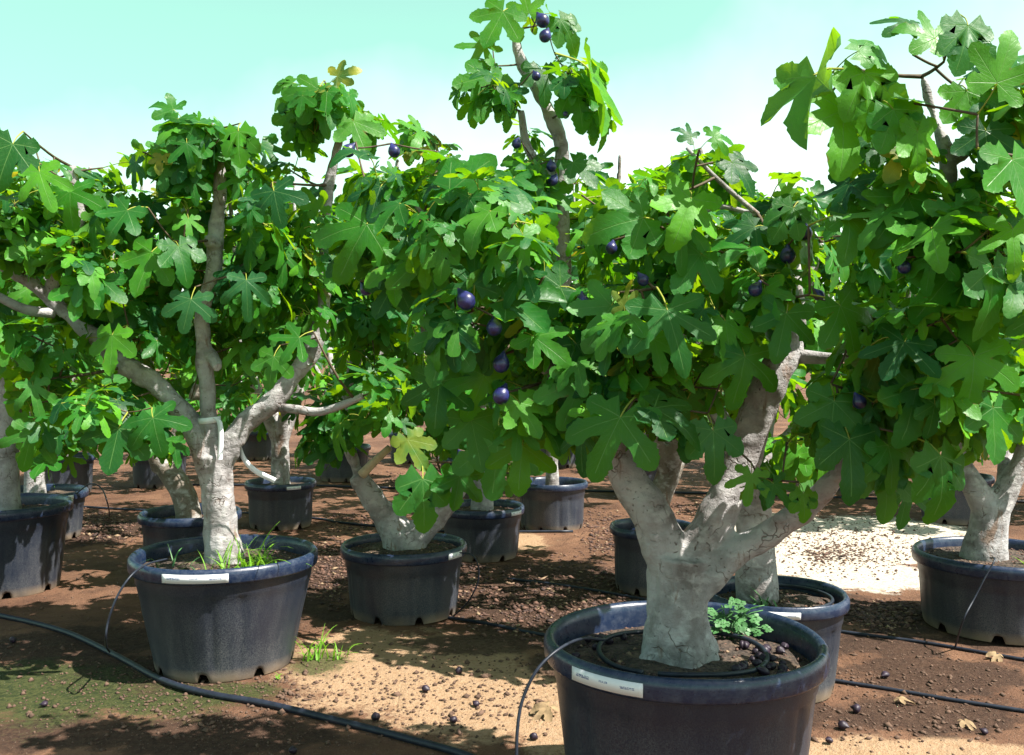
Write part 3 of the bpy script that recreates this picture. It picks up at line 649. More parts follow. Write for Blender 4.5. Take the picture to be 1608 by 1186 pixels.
# ---- tree behind front pot
b = soilpt('behindfront', 1188); t4 = Tree(b, 'fig tree with straight shaded trunk right behind the front tree', 44, leaf=.175)
d0 = b.y
t4.limb([b + Vector((0, 0, -.1))] + wp([(1188, 915, d0), (1186, 850, d0), (1182, 790, d0), (1178, 720, d0)]), [.11, .105, .095, .09, .085])
t4.limb(wp([(1180, 740, d0), (1120, 640, d0 + .2), (1080, 520, d0 + .3), (1060, 400, d0 + .3), (1060, 300, d0 + .3)]), [.07, .055, .045, .035, .018])
t4.limb(wp([(1180, 740, d0), (1210, 620, d0 + .1), (1250, 500, d0 + .1), (1290, 380, d0 + .1)]), [.07, .055, .042, .02])
t4.limb(wp([(1180, 740, d0), (1300, 640, d0 + .2), (1400, 540, d0 + .3), (1440, 430, d0 + .3)]), [.06, .05, .04, .02])
# ---- right-edge tree
b = soilpt('right', 1545); t5 = Tree(b, 'fig tree with short pale Y-shaped trunk at the right photo edge', 55, leaf=.175)
d0 = b.y
t5.limb([b + Vector((0, 0, -.1))] + wp([(1546, 865, d0), (1552, 830, d0), (1556, 790, d0)]), [.15, .135, .115, .11], seg=6)
t5.limb(wp([(1552, 805, d0), (1530, 765, d0), (1505, 720, d0 + .05), (1470, 640, d0 + .1), (1440, 540, d0 + .1), (1430, 440, d0)]), [.095, .075, .06, .05, .036, .02])
t5.limb(wp([(1560, 805, d0), (1585, 760, d0), (1612, 710, d0), (1640, 620, d0), (1640, 480, d0), (1620, 340, d0)]), [.09, .07, .062, .05, .04, .02])
t5.limb(wp([(1575, 770, d0), (1580, 700, d0 + .2), (1570, 560, d0 + .3), (1560, 440, d0 + .3)]), [.05, .045, .035, .02])
# ---- left-edge tree
b = soilpt('edge', 8); t6 = Tree(b, 'fig tree with straight smooth pale trunk at the left photo edge', 66, leaf=.175)
d0 = b.y
t6.limb([b + Vector((0, 0, -.1))] + wp([(8, 790, d0), (8, 720, d0), (14, 650, d0), (18, 580, d0)]), [.12, .105, .09, .085, .08])
t6.limb(wp([(16, 600, d0), (40, 500, d0), (60, 400, d0 + .1), (80, 300, d0)]), [.07, .055, .04, .02])
t6.limb(wp([(16, 600, d0), (-60, 500, d0), (-90, 380, d0), (-60, 260, d0)]), [.07, .055, .04, .02])

def auto_tree(key, label, seed, fork=.45, top=3.2, spread=1.0, lean=(0, 0), bark='bark', nclus=72, leaf=.168, r=.085, zlow=.9, rd=None):
    rng = random.Random(seed); c, R, h, sz, rb = pots[key]; b = Vector((c.x, c.y, sz)); t = Tree(b, label, seed, bark, leaf); t.plain = 12 if c.y > 8.6 else 0
    f = b + Vector((lean[0], lean[1], fork)); t.limb([b - Vector((0, 0, .1)), b + Vector((lean[0] * .2, lean[1] * .2, fork * .4)), f], [r * 1.25, r * 1.05, r], seg=5)
    n = rng.choice((3, 4)); a0 = rng.uniform(0, 6.28)
    for i in range(n):
        a = a0 + 6.283 * i / n + rng.uniform(-.3, .3); q = Vector((math.cos(a), math.sin(a), 0)); hh = top - f.z
        t.limb([f - Vector((0, 0, .08)), f + q * spread * .3 + Vector((0, 0, hh * .25)), f + q * spread * .55 + Vector((0, 0, hh * .55)), f + q * spread * .5 + Vector((0, 0, hh * .92))], [r * .75, r * .55, r * .4, r * .18], seg=6)
    cz = (top + zlow) / 2
    t.bl = [((c.x + lean[0] * .5, c.y, cz), spread, rd or spread, (top - zlow) / 2, nclus)]
    return t
auto = [
 auto_tree('midback', 'fig tree in labelled pot behind the V-shaped trunk', 71, top=3.3),
 auto_tree('far', 'far fig tree with thin pale trunk left of the front tree', 72, top=3.6, r=.06),
 auto_tree('farleft', 'far fig tree growing behind the hanging white ribbon', 73, top=3.5, zlow=.7),
 auto_tree('behindleft', 'fig tree with dark leaning trunk behind the ribboned tree', 74, lean=(-.25, .1), bark='bark_dark', top=3.2, zlow=.95),
 auto_tree('edgeback', 'fig tree in labelled pot behind the left-edge tree', 75, top=3.3),
 auto_tree('edgefar', 'farthest fig tree at the left photo edge', 76, top=3.6),
 auto_tree('darkpot', 'fig tree with dark trunk in half hidden dark pot', 77, top=3.2, bark='bark_dark', lean=(.12, 0)),
]
# trees farther back in their own pots
far_spots = [('b1', 250, 12.2, 'distant fig tree behind the dark leaning trunk'), ('b2', 540, 12.8, 'distant fig tree seen left of the V-shaped trunk'), ('b3', 735, 11.4, 'distant fig tree seen right of the V-shaped trunk'),
             ('b4', 1010, 11.2, 'distant fig tree behind the half hidden dark pot'), ('b5', 1330, 11.6, 'distant fig tree beyond the white sandy patch'), ('b6', 1500, 9.6, 'distant fig tree just left of the right-edge trunk'),
             ('b7', 1170, 13.6, 'distant fig tree straight behind the front trunk'), ('b8', 1690, 10.2, 'distant fig tree reaching in from beyond the right edge'),
             ('b9', 645, 15.0, 'farthest fig tree seen through the gap above the V-shaped trunk'), ('b10', 400, 15.4, 'farthest fig tree seen right of the ribboned trunk'), ('b11', 880, 14.4, 'farthest fig tree behind the tall centre shoot'),
             ('b12', 1430, 15.0, 'farthest fig tree between the sandy patch and right edge'), ('b13', 90, 15.2, 'farthest fig tree behind the left-edge pots'), ('b14', -60, 11.0, 'distant fig tree reaching in from beyond the left edge')]
far_pot_label = ['distant pot behind the dark leaning trunk', 'distant pot seen left of the V-shaped trunk', 'distant pot seen right of the V-shaped trunk', 'distant pot behind the half hidden dark pot',
                 'distant pot beyond the white sandy patch', 'distant pot just left of the right-edge trunk', 'distant pot straight behind the front trunk', 'distant pot beyond the right photo edge',
                 'farthest pot seen through the gap above the V-shaped trunk', 'farthest pot seen right of the ribboned trunk', 'farthest pot behind the tall centre shoot', 'farthest pot between the sandy patch and right edge', 'farthest pot behind the left-edge pots', 'distant pot beyond the left photo edge']
for i, (k, px, d, lab) in enumerate(far_spots):
    make_pot(k, px, d, .36, .46, .31, far_pot_label[i], None, 30 + i)
    auto.append(auto_tree(k, lab, 80 + i, top=3.3 + .25 * math.sin(i * 2.1), spread=1.35, nclus=84, zlow=.65 if i not in (4, 6) else .95, leaf=.18))
for t in Tree.all: t.finish_wood(.009 if t in (t1, t2, t3) else .016, .009 if t in (t1, t2, t3) else .004)

# ---- hero leaves of the photograph: (x, y, angle, length, depth, template, tilt)
H1 = [(745, 448, 91, 78, 3.10, 3), (702, 522, -108, 92, 3.10, 0), (795, 468, 4, 112, 3.12, 9), (838, 528, -38, 76, 3.08, 5), (815, 632, -62, 66, 3.12, 0), (1048, 487, -82, 118, 2.90, 10), (1320, 480, -62, 100, 2.86, 1),
      (1497, 428, -76, 138, 2.70, 0), (1235, 492, -106, 84, 2.95, 5), (1310, 630, -104, 98, 2.85, 0), (1028, 640, -28, 92, 2.95, 2), (974, 655, -114, 118, 2.95, 1), (1120, 676, -88, 82, 3.0, 2), (1334, 690, -92, 104, 2.8, 5),
      (1478, 716, -88, 108, 2.66, 4), (1357, 114, -80, 118, 2.72, 8), (1278, 118, -112, 138, 2.68, 9, (-2.4, .3)), (1325, 172, -96, 118, 2.76, 5), (1403, 172, -74, 96, 2.66, 4), (1566, 130, 70, 96, 2.5, 5), (1548, 205, -96, 84, 2.62, 0),
      (1348, 80, 6, 68, 2.72, 4), (1332, 338, -40, 96, 2.8, 1), (1426, 308, -128, 104, 2.75, 5), (1085, 312, -112, 92, 3.05, 5), (1010, 342, 196, 96, 3.05, 2), (1186, 356, -148, 62, 3.05, 1), (1246, 326, -122, 76, 3.0, 8),
      (576, 352, -112, 108, 3.30, 1), (706, 300, -6, 126, 3.20, 2), (668, 398, -74, 104, 3.25, 5), (640, 372, -70, 46, 3.25, 3), (905, 540, -60, 96, 3.15, 0), (960, 480, -120, 88, 3.1, 5), (880, 450, 190, 86, 3.2, 2),
      (1100, 400, -130, 80, 3.1, 0), (1170, 560, -95, 90, 3.0, 1), (1380, 560, -60, 90, 2.85, 0), (1440, 610, -110, 100, 2.75, 5), (1530, 560, -90, 100, 2.6, 1), (1560, 420, -95, 110, 2.5, 2), (1590, 250, -80, 110, 2.45, 0),
      (1468, 60, 160, 70, 2.7, 5), (1430, 40, 150, 62, 2.74, 1), (1520, 40, -100, 96, 2.6, 8), (1420, 230, -60, 80, 2.72, 1), (1500, 330, -70, 100, 2.66, 5), (1180, 745, -100, 50, 3.05, 3), (1215, 760, -60, 52, 3.05, 10), (1262, 775, -92, 48, 3.0, 4),
      (1390, 740, -90, 84, 2.9, 6), (1425, 770, -95, 70, 3.0, 7), (1395, 700, -70, 80, 2.8, 1), (1560, 640, -95, 90, 2.65, 0), (760, 590, -100, 80, 3.3, 1), (690, 600, -95, 86, 3.3, 5), (860, 640, -80, 84, 3.2, 0), (910, 600, -100, 86, 3.1, 1),
      (820, 700, -95, 80, 3.3, 5), (1590, 360, -100, 90, 2.5, 10), (1120, 215, 10, 40, 3.0, 1), (1085, 215, 150, 34, 3.0, 5), (1150, 255, -50, 62, 3.05, 2), (620, 440, -120, 70, 3.35, 0), (740, 660, -80, 84, 3.35, 0)]
for h in H1: t1.hero(*h[:6], tilt=h[6] if len(h) > 6 else (t1.rng.uniform(-.3, .3), t1.rng.uniform(-.25, .35)))
H2 = [(52, 606, -68, 54, 4.6, 3), (52, 679, -100, 62, 4.6, 3), (122, 633, -62, 58, 4.6, 5), (186, 673, -102, 74, 4.6, 0), (240, 656, -66, 66, 4.6, 1), (176, 526, -92, 66, 4.65, 0), (280, 386, -68, 64, 4.7, 2), (238, 396, -110, 76, 4.7, 0),
      (20, 226, -102, 78, 4.5, 2), (62, 270, -66, 66, 4.5, 3), (387, 440, -82, 60, 4.7, 3), (160, 440, -100, 62, 4.6, 5), (272, 172, 165, 44, 4.9, 5), (374, 206, -80, 66, 4.85, 8), (470, 530, -130, 56, 4.7, 10), (110, 300, -80, 64, 4.6, 1),
      (200, 330, -120, 62, 4.6, 5), (430, 300, -70, 64, 4.75, 1), (300, 470, -95, 60, 4.7, 1), (500, 140, -110, 66, 4.9, 1), (460, 130, 200, 40, 4.95, 8), (530, 120, 20, 40, 4.95, 5), (555, 190, -70, 60, 4.9, 0), (430, 560, -100, 56, 4.8, 0)]
for h in H2: t2.hero(*h[:6], tilt=h[6] if len(h) > 6 else (t2.rng.uniform(-.3, .3), t2.rng.uniform(-.2, .4)))
H3 = [(664, 752, -90, 88, 5.2, 4), (722, 748, -100, 62, 5.2, 9), (783, 690, -90, 104, 5.1, 1), (766, 120, -105, 78, 5.55, 0), (792, 166, -80, 42, 5.55, 4), (904, 130, -84, 82, 5.5, 4), (928, 112, -74, 124, 5.5, 9, (3.0, .2)), (790, 18, -120, 70, 5.6, 0),
      (760, 70, -125, 56, 5.6, 10), (880, 30, -60, 60, 5.6, 4), (830, 20, 100, 46, 5.7, 0), (850, 110, -80, 60, 5.6, 6), (835, 265, -95, 62, 5.5, 1), (860, 300, -90, 70, 5.5, 5), (900, 255, -50, 60, 5.5, 0), (640, 690, -60, 60, 5.3, 0)]
for h in H3: t3.hero(*h[:6], tilt=h[6] if len(h) > 6 else (t3.rng.uniform(-.3, .3), t3.rng.uniform(-.2, .3)))
for f in ((547, 237, 3.7, .026), (619, 238, 3.7, .024), (628, 333, 3.4, .024), (732, 473, 3.02, .030), (776, 515, 3.05, .026), (787, 572, 3.1, .028), (787, 622, 3.08, .028), (915, 475, 3.15, .024), (842, 495, 3.2, .022), (1265, 367, 3.05, .022),
          (1237, 402, 3.1, .026), (575, 455, 3.4, .022), (600, 415, 3.4, .02), (1286, 464, 3.0, .018), (1186, 455, 3.0, .022), (1350, 632, 2.8, .02), (690, 250, 3.6, .02), (1010, 440, 3.1, .02), (1420, 420, 2.7, .019), (960, 390, 3.2, .02)): t1.fig(*f, tilt=(t1.rng.uniform(-.8, .8), 0))
for f in ((852, 33, 5.5, .040), (856, 57, 5.5, .036), (811, 226, 5.5, .028), (866, 262, 5.45, .03), (868, 284, 5.45, .03), (728, 722, 5.3, .04), (806, 160, 5.55, .026), (888, 180, 5.5, .024), (842, 120, 5.5, .026)): t3.fig(*f, tilt=(t3.rng.uniform(-.6, .6), 0))

# ---- crowns
B1 = [(760, 420, 3.3, 170, 130, .26, 18), (690, 300, 3.4, 130, 70, .22, 8), (900, 590, 3.4, 150, 110, .36, 16), (1060, 330, 3.4, 100, 80, .3, 9), (1060, 520, 3.3, 150, 150, .36, 18), (1230, 430, 3.3, 120, 120, .36, 16), (1260, 610, 3.2, 110, 90, .3, 11),
      (1390, 640, 3.0, 90, 100, .25, 11), (1490, 500, 2.8, 110, 140, .28, 13), (1430, 190, 2.85, 110, 110, .28, 9), (1550, 190, 2.75, 80, 150, .28, 9), (1460, 370, 2.9, 110, 40, .25, 5), (850, 400, 3.7, 130, 110, .3, 12), (1000, 620, 3.5, 120, 70, .3, 8), (1200, 775, 3.2, 36, 20, .08, 2), (560, 400, 3.5, 70, 80, .2, 5), (1560, 640, 2.8, 80, 90, .25, 8)]
for q in B1: t1.blob(*q[:6], int(q[6] * 1.3), 8, .95)
B2 = [(275, 225, 5.0, 60, 45, .28, 10), (345, 235, 5.05, 60, 45, .28, 10), (345, 205, 4.95, 40, 16, .12, 4), (120, 280, 5.0, 80, 30, .25, 7), (340, 340, 5.2, 100, 100, .4, 15), (150, 400, 5.0, 140, 120, .45, 26), (140, 600, 4.9, 130, 90, .4, 18), (40, 330, 5.0, 90, 90, .4, 12), (430, 350, 5.2, 90, 100, .45, 16), (430, 500, 5.3, 100, 90, .45, 15), (505, 155, 5.1, 45, 35, .2, 6), (540, 210, 5.1, 50, 40, .25, 5), (230, 520, 5.4, 150, 110, .35, 18), (230, 680, 4.9, 50, 30, .2, 4), (20, 500, 4.8, 50, 60, .25, 6), (585, 615, 4.95, 30, 25, .1, 3)]
for q in B2: t2.blob(*q[:6], int(q[6] * 1.35))
B3 = [(805, 50, 5.7, 50, 40, .22, 6), (895, 150, 5.6, 40, 60, .2, 6), (768, 125, 5.6, 30, 45, .15, 5), (850, 275, 5.6, 55, 45, .2, 9), (825, 190, 5.8, 50, 40, .15, 4), (870, 380, 5.7, 90, 60, .3, 10), (620, 560, 5.9, 130, 110, .5, 18), (560, 440, 5.9, 100, 90, .5, 12), (700, 670, 5.7, 110, 70, .4, 11), (630, 260, 5.8, 110, 60, .35, 12), (850, 560, 6.0, 120, 110, .4, 14), (770, 750, 5.4, 50, 26, .15, 3), (640, 380, 5.8, 120, 80, .4, 12), (960, 330, 5.9, 90, 60, .3, 8), (510, 660, 5.6, 60, 40, .3, 6), (600, 650, 5.4, 40, 40, .2, 5)]
for q in B3: t3.blob(*q)
for q in [(1060, 400, 5.0, 130, 110, .4, 16), (1250, 430, 4.9, 130, 110, .4, 16), (1400, 480, 5.0, 110, 110, .4, 14), (1150, 560, 4.9, 150, 80, .4, 14), (1380, 640, 4.8, 100, 80, .4, 10), (1270, 700, 4.7, 70, 40, .3, 5)]: t4.blob(*q)
for q in [(1440, 500, 5.9, 120, 110, .5, 14), (1580, 480, 5.8, 110, 140, .5, 20), (1600, 330, 5.8, 90, 90, .4, 10), (1430, 650, 5.8, 90, 80, .4, 10), (1590, 650, 5.7, 60, 60, .4, 8)]: t5.blob(*q)
for q in [(60, 360, 6.7, 130, 110, .5, 18), (-40, 420, 6.6, 110, 150, .5, 16), (40, 560, 6.6, 100, 110, .5, 14), (80, 690, 6.4, 70, 40, .3, 6)]: t6.blob(*q)
for t in auto:
    for c, a, b_, z, n in t.bl: t.blob3(c, a, b_, z, n, 7)

# ---- build leaves: the best seen ones singly, the rest as one mesh per tree
def bvh_all():
    VV, TT, off = [], [], 0
    for t in Tree.all:
        for (k, F, O, r, h) in t.leaves:
            v, f = PROXY[k]; VV.append(v @ F.T + O); TT.append(f + off); off += len(v)
    return BVHTree.FromPolygons(np.vstack(VV).tolist(), np.vstack(TT).tolist(), all_triangles=True)
bvh = bvh_all(); camp = Vector((0, 0, CAM_H))
def score(k, F, O):
    v, f = PROXY[k]; W = v @ F.T + O; hit = 0; idx = range(1, len(W), 5); n = 0
    cen = W.mean(0); yy = cen[1]; px = CX + FPX * cen[0] / yy; py = HORIZ - FPX * (cen[2] - CAM_H) / yy
    if not (-60 < px < 1668 and -60 < py < 1246): return 0
    for i in idx:
        if i >= len(W): continue
        p = Vector(W[i] * .8 + cen * .2); d = p - camp; L = d.length; n += 1
        loc, no, fi, dist = bvh.ray_cast(camp, d / L, L - .04)
        if loc is None: hit += 1
    e = np.linalg.norm(np.cross(F[:, 0], F[:, 1])); nn = F[:, 2] / np.linalg.norm(F[:, 2]); vd = np.array(camp) - cen; vd /= np.linalg.norm(vd)
    return hit / max(n, 1) * e * (.25 + .75 * abs(np.dot(nn, vd))) * (FPX / yy) ** 2
nobj = 0
for t in Tree.all:
    sc = [(score(k, F, O) * (3 if h else 1), i) for i, (k, F, O, r, h) in enumerate(t.leaves)]; sc.sort(reverse=True)
    pick = {i for s_, i in sc[:300] if s_ > 40}; t.npick = len(pick)
    VV, TT, UU, RR, off = [], [], [], [], 0
    for i, (k, F, O, r, h) in enumerate(t.leaves):
        if i in pick:
            o = bpy.data.objects.new('leaf', TMESH[k]); col.objects.link(o); o.parent = t.root
            mt = Matrix.Identity(4)
            for a in range(3):
                for b_ in range(3): mt[a][b_] = F[a, b_]
                mt[a][3] = O[a] - t.base[a]
            o.matrix_local = mt; nobj += 1
        else:
            v, f, uv = TEMPL[k]; VV.append(v @ F.T + O); TT.append(f + off); UU.append(uv); RR.append(np.full(len(v), r)); off += len(v)
    if VV:
        o = link('foliage', mesh_np('foliage', np.vstack(VV), np.vstack(TT), np.vstack(UU), np.concatenate(RR)), M['leaf'], t.root); o['kind'] = 'stuff'
    if t.wv:
        o = link('twigs', mesh_np('twigs', t.wv, t.wt), M['twig'], t.root); o['kind'] = 'stuff'
    for c, top, r in getattr(t, 'figs', []): put_fig('fig', c, top, r, t.root)
print('LEAVES', sum(len(t.leaves) for t in Tree.all), 'objects', nobj)

# cut pale stub on the V-shaped trunk
d0 = pots['mid'][0].y
V, T = tube(catmull(wp([(568, 746, d0 - .08), (585, 728, d0 - .1), (612, 703, d0 - .12)]), 4), np.linspace(.032, .022, 9), 9)
link('cut_branch_stub', mesh_np('cut_branch_stub', V, T), M['wood'], t3.root)

# ------------------------------------------------------------------ pipes and tubes
def pipe(name, pts, r, label, cat='pipe', group=None, seg=10, sides=8):
    c = catmull(pts, seg); V, T = tube(c, [r] * len(c), sides); o = link(name, mesh_np(name, V, T), M['pipe']); tag(o, label, cat, group); return o
def gl(L, r):
    out = []
    for px, py in L:
        p = G(px, py); p.z = gheight(p.x, p.y) + r * .9; out.append(p)
    return out
pipe('irrigation_pipe', gl([(-120, 950), (0, 970), (100, 995), (180, 1030), (255, 1072), (330, 1095), (420, 1109), (540, 1134), (640, 1160), (735, 1188), (860, 1240)], .016), .016, 'thick black irrigation pipe running past the left pot to the bottom edge', 'pipe', 'irrigation pipes on the ground', sides=10)
pipe('irrigation_pipe', gl([(690, 968), (760, 980), (850, 996), (960, 1012), (1100, 1035), (1290, 1066), (1400, 1083), (1500, 1100), (1620, 1119), (1760, 1140)], .010), .010, 'black irrigation pipe emerging right of the front pot, the lower one', 'pipe', 'irrigation pipes on the ground')
pipe('irrigation_pipe', gl([(790, 908), (900, 922), (1000, 940), (1150, 962), (1320, 992), (1440, 1008), (1540, 1026), (1640, 1042)], .010), .010, 'black irrigation pipe running behind the front pot, the upper one at right', 'pipe', 'irrigation pipes on the ground')
pipe('irrigation_pipe', gl([(-60, 782), (60, 790), (140, 797), (250, 802), (400, 808), (500, 815), (545, 822), (700, 835), (900, 838)], .012), .012, 'black irrigation pipe on red earth behind the left pot', 'pipe', 'irrigation pipes on the ground')
pipe('irrigation_pipe', gl([(300, 762), (480, 764), (620, 767), (800, 770), (1100, 776), (1300, 782), (1640, 790)], .014), .014, 'farthest black irrigation pipe crossing behind the pots', 'pipe', 'irrigation pipes on the ground')
pipe('drip_tube', [P(262, 878, 4.95), P(232, 886, 4.80), P(207, 903, 4.66), P(185, 935, 4.6), P(170, 975, 4.58), P(166, 1010, 4.62), G(172, 1024, .03)], .0055, 'thin black drip tube arching off the left pot rim', 'tube', 'thin drip tubes')
pipe('drip_tube', [P(950, 1005, 3.2), P(915, 1003, 3.05), P(880, 1018, 2.92), P(845, 1050, 2.86), P(822, 1095, 2.84), P(813, 1140, 2.82), P(811, 1200, 2.8), P(812, 1290, 2.8), P(812, 1400, 2.9)], .005, 'thin black drip tube arching off the front pot rim', 'tube', 'thin drip tubes')
pipe('drip_tube', [P(722, 868, 5.9), P(742, 872, 5.85), P(751, 890, 5.84), P(750, 915, 5.85), P(735, 945, 5.88), G(712, 968, .01)], .005, 'thin drip tube dropping from the V-trunk pot', 'tube', 'thin drip tubes')
pipe('drip_tube', [P(1555, 876, 5.45), P(1562, 879, 5.3), P(1548, 905, 5.27), P(1530, 940, 5.25), P(1512, 975, 5.2), G(1500, 1016, .01)], .005, 'thin drip tube hanging down the right-edge pot', 'tube', 'thin drip tubes')
pipe('drip_tube', [P(120, 775, 8.3), P(142, 760, 8.2), P(160, 768, 8.15), P(170, 795, 8.1), G(172, 812, .01)], .006, 'thin drip tube looping off the labelled left pot', 'tube', 'thin drip tubes')
c, R, h, sz, rb = pots['front']
ring = [Vector((c.x - .01 + .295 * math.cos(a), c.y - .02 + .235 * math.sin(a) * 1.15, sz + .030 + .006 * math.sin(3 * a))) for a in np.linspace(-2.0, 4.1, 26)]
pipe('drip_ring', ring, .009, 'black drip hose coiled round the front trunk on soil', 'hose', seg=4)
c2, R2, h2, sz2, rb2 = pots['behindfront']
ring = [Vector((c2.x + .03 + .24 * math.cos(a), c2.y + .24 * math.sin(a), sz2 + .028)) for a in np.linspace(-1.2, 2.6, 20)]
pipe('drip_ring', ring, .009, 'black drip hose coiled in the pot behind the front pot', 'hose', seg=4)

# ------------------------------------------------------------------ ribbons
def strip(name, pts, width, label, wdir=(1, 0, 0)):
    c = catmull(pts, 6); V, T = [], []; w = np.array(wdir, float) * width / 2; nrm = np.array((0, -.0012, 0))
    for p in c:
        for s, q in ((-1, 0), (1, 0), (1, 1), (-1, 1)): V.append(np.array(p) + w * s + nrm * q)
    for i in range(len(c) - 1):
        for k in range(4): a, b_ = i * 4 + k, i * 4 + (k + 1) % 4; T.append((a, b_, b_ + 4, a + 4))
    o = link(name, mesh_np(name, V, T, smooth=False), M['ribbon']); tag(o, label, 'ribbon', 'white plastic ribbons'); return o
d0 = pots['left'][0].y
rt = empty('ribbon_tie', P(329, 662, d0)); tag(rt, 'white ribbon tied round the middle stem of the left tree', 'ribbon', 'white plastic ribbons')
V, T = [], []; cc = np.array(P(329, 660, d0)); n = 28
for j, (dz, dr) in enumerate(((-.016, .0), (.016, .0), (.016, .003), (-.016, .003))):
    for k in range(n): a = 6.2832 * k / n; V.append(cc + np.array(((.056 + dr) * math.cos(a), (.056 + dr) * math.sin(a), dz + .006 * math.cos(a))))
for j in range(4):
    for k in range(n): a, b_ = j * n + k, j * n + (k + 1) % n; a2, b2 = ((j + 1) % 4) * n + k, ((j + 1) % 4) * n + (k + 1) % n; T.append((a, a2, b2, b_))
link('band', mesh_np('band', V, T), M['ribbon'], rt)
tl = strip('tail', wp([(338, 657, d0 - .06), (345, 664, d0 - .075), (347, 690, d0 - .10), (345, 722, d0 - .125)]), .028, None); tl.parent = rt; tl.matrix_parent_inverse = Matrix.Translation(-rt.location)
for k in ('group', 'category'):
    if k in tl: del tl[k]
strip('hanging_ribbon', wp([(376, 700, d0 + .05), (384, 722, d0 + .03), (402, 740, d0 + .02), (432, 755, d0 + .02)]), .030, 'loose white ribbon strip hanging right of the left trunk', (.5, 0, .86))

# ------------------------------------------------------------------ weeds
def blade(root_pt, az, L, lean, w, curl):
    pts = []; n = 6; p = np.array((0., 0., 0.)); el = R_(88 - lean)
    for i in range(n + 1):
        pts.append(p.copy()); p = p + np.array((math.cos(az) * math.cos(el), math.sin(az) * math.cos(el), math.sin(el))) * L / n; el -= curl / n
    V, T = [], []; side = np.array((-math.sin(az), math.cos(az), 0))
    for i, q in enumerate(pts):
        ww = w * (1 - (i / n) ** 2 * .92); V += [np.array(root_pt) + q - side * ww, np.array(root_pt) + q + side * ww + np.array((0, 0, .0008))]
    for i in range(n): a = 2 * i; T.append((a, a + 1, a + 3, a + 2))
    return mesh_np('blade', V, T)
def grass(loc, n, L, spread, label, seed, mat='grass', w=.005):
    rng = random.Random(seed); r = empty('grass_tuft', loc); tag(r, label, 'grass', 'weeds')
    for i in range(n):
        q = Vector((rng.gauss(0, spread), rng.gauss(0, spread * .7), -.01))
        me = blade(Vector(loc) + q, rng.uniform(0, 6.28), L * rng.uniform(.5, 1.15), rng.uniform(2, 40), w * rng.uniform(.7, 1.3), rng.uniform(.3, 2.6)); link('blade', me, M[mat], r)
    return r
c, R, h, sz, rb = pots['left']
grass(Vector((c.x + .13, c.y - .24, sz)), 34, .26, .06, 'bright green grass tuft right of the tied trunk in left pot', 1)
grass(Vector((c.x + .24, c.y - .16, sz)), 28, .28, .06, 'taller arching grass tuft near the right rim of left pot', 2)
grass(Vector((c.x - .26, c.y - .1, sz)), 9, .16, .06, 'sparse dark grass near the left rim of left pot', 3, 'weed')
p = G(497, 1036); grass(p, 16, .26, .035, 'bright green grass clump on earth right of left pot', 4, w=.006)
p = G(535, 1034); grass(p, 10, .15, .03, 'low grass clump on earth farthest right of left pot', 5)
p = G(440, 1066); grass(p, 5, .10, .012, 'tiny grass sprout at the foot of left pot', 6)
c, R, h, sz, rb = pots['behindfront']
grass(Vector((c.x - .12, c.y - .16, sz)), 18, .17, .045, 'green weed tuft at the trunk foot behind front pot', 7, 'weed', .007)
c, R, h, sz, rb = pots['right']
grass(Vector((c.x + .09, c.y - .22, sz)), 10, .13, .03, 'small bright weed in the right-edge pot', 8, w=.008)
# leafy creeping weed in front pot
c, R, h, sz, rb = pots['front']
wroot = empty('leafy_weed', (c.x + .20, c.y + .20, sz)); tag(wroot, 'small leafy green weed right of the front trunk', 'weed', 'weeds'); rng = random.Random(5)
wm = mesh_np('leaflet', TEMPL[8][0], TEMPL[8][1], TEMPL[8][2], np.zeros(len(TEMPL[8][0]))); wm.materials.append(M['weed'])
for i in range(46):
    a, r, z = rng.uniform(0, 6.28), rng.uniform(.0, .13), rng.uniform(.01, .16)
    o = bpy.data.objects.new('leaflet', wm); col.objects.link(o); o.parent = wroot
    F = frame((math.cos(a), math.sin(a) * .6, rng.uniform(-.4, .4)), (rng.uniform(-.4, .4), rng.uniform(-.8, .1), 1)) * rng.uniform(.026, .05)
    mt = Matrix.Identity(4)
    for q in range(3):
        for w_ in range(3): mt[q][w_] = F[q, w_]
    mt[0][3], mt[1][3], mt[2][3] = r * math.cos(a) * 1.2 + .02, r * math.sin(a) * .7, z * (1 - r * 3); o.matrix_local = mt
V, T = [], []
for i in range(12):
    a = rng.uniform(0, 6.28); e = (math.cos(a) * .12 + .02, math.sin(a) * .07, rng.uniform(.05, .14))
    tube(catmull([(0, 0, -.02), (e[0] * .5, e[1] * .5, e[2] * .8), e], 3), [.0025] * 7, 4, True, V, T)
o = link('stems', mesh_np('stems', V, T), M['weed'], None); o.parent = wroot
p_ = Vector((c.x - .14, c.y - .33, sz)); grass(p_, 12, .05, .05, 'low green sprouts inside the front pot rim near label', 9, 'weed', .006)

# ------------------------------------------------------------------ fallen figs, dry leaves, clods, litter
rng = random.Random(9)
FF = [(721, 1056, 'dark fallen fig on pale earth, topmost of those near centre'), (668, 1086, 'small dark fallen fig on pale earth left of centre'), (748, 1108, 'half-shrivelled fallen fig in middle of pale earth'), (712, 1133, 'largest dark fallen fig on pale earth'),
      (590, 1128, 'bluish fallen fig beside the thick irrigation pipe'), (460, 1180, 'fallen fig at the bottom edge below the thick pipe'), (838, 1157, 'fallen fig beside the front drip tube'), (1323, 1144, 'fallen fig just right of the front pot'), (1546, 1149, 'fallen fig near the bottom right corner'),
      (1302, 1164, 'fallen fig at lower right of the front pot base'), (70, 1108, 'fallen fig on the mossy ground at lower left'), (1345, 1118, 'fallen fig below the lower right irrigation pipe'), (20, 1010, 'fallen fig left of the thick pipe near left edge'), (1390, 1062, 'fallen fig between the two right-hand irrigation pipes')]
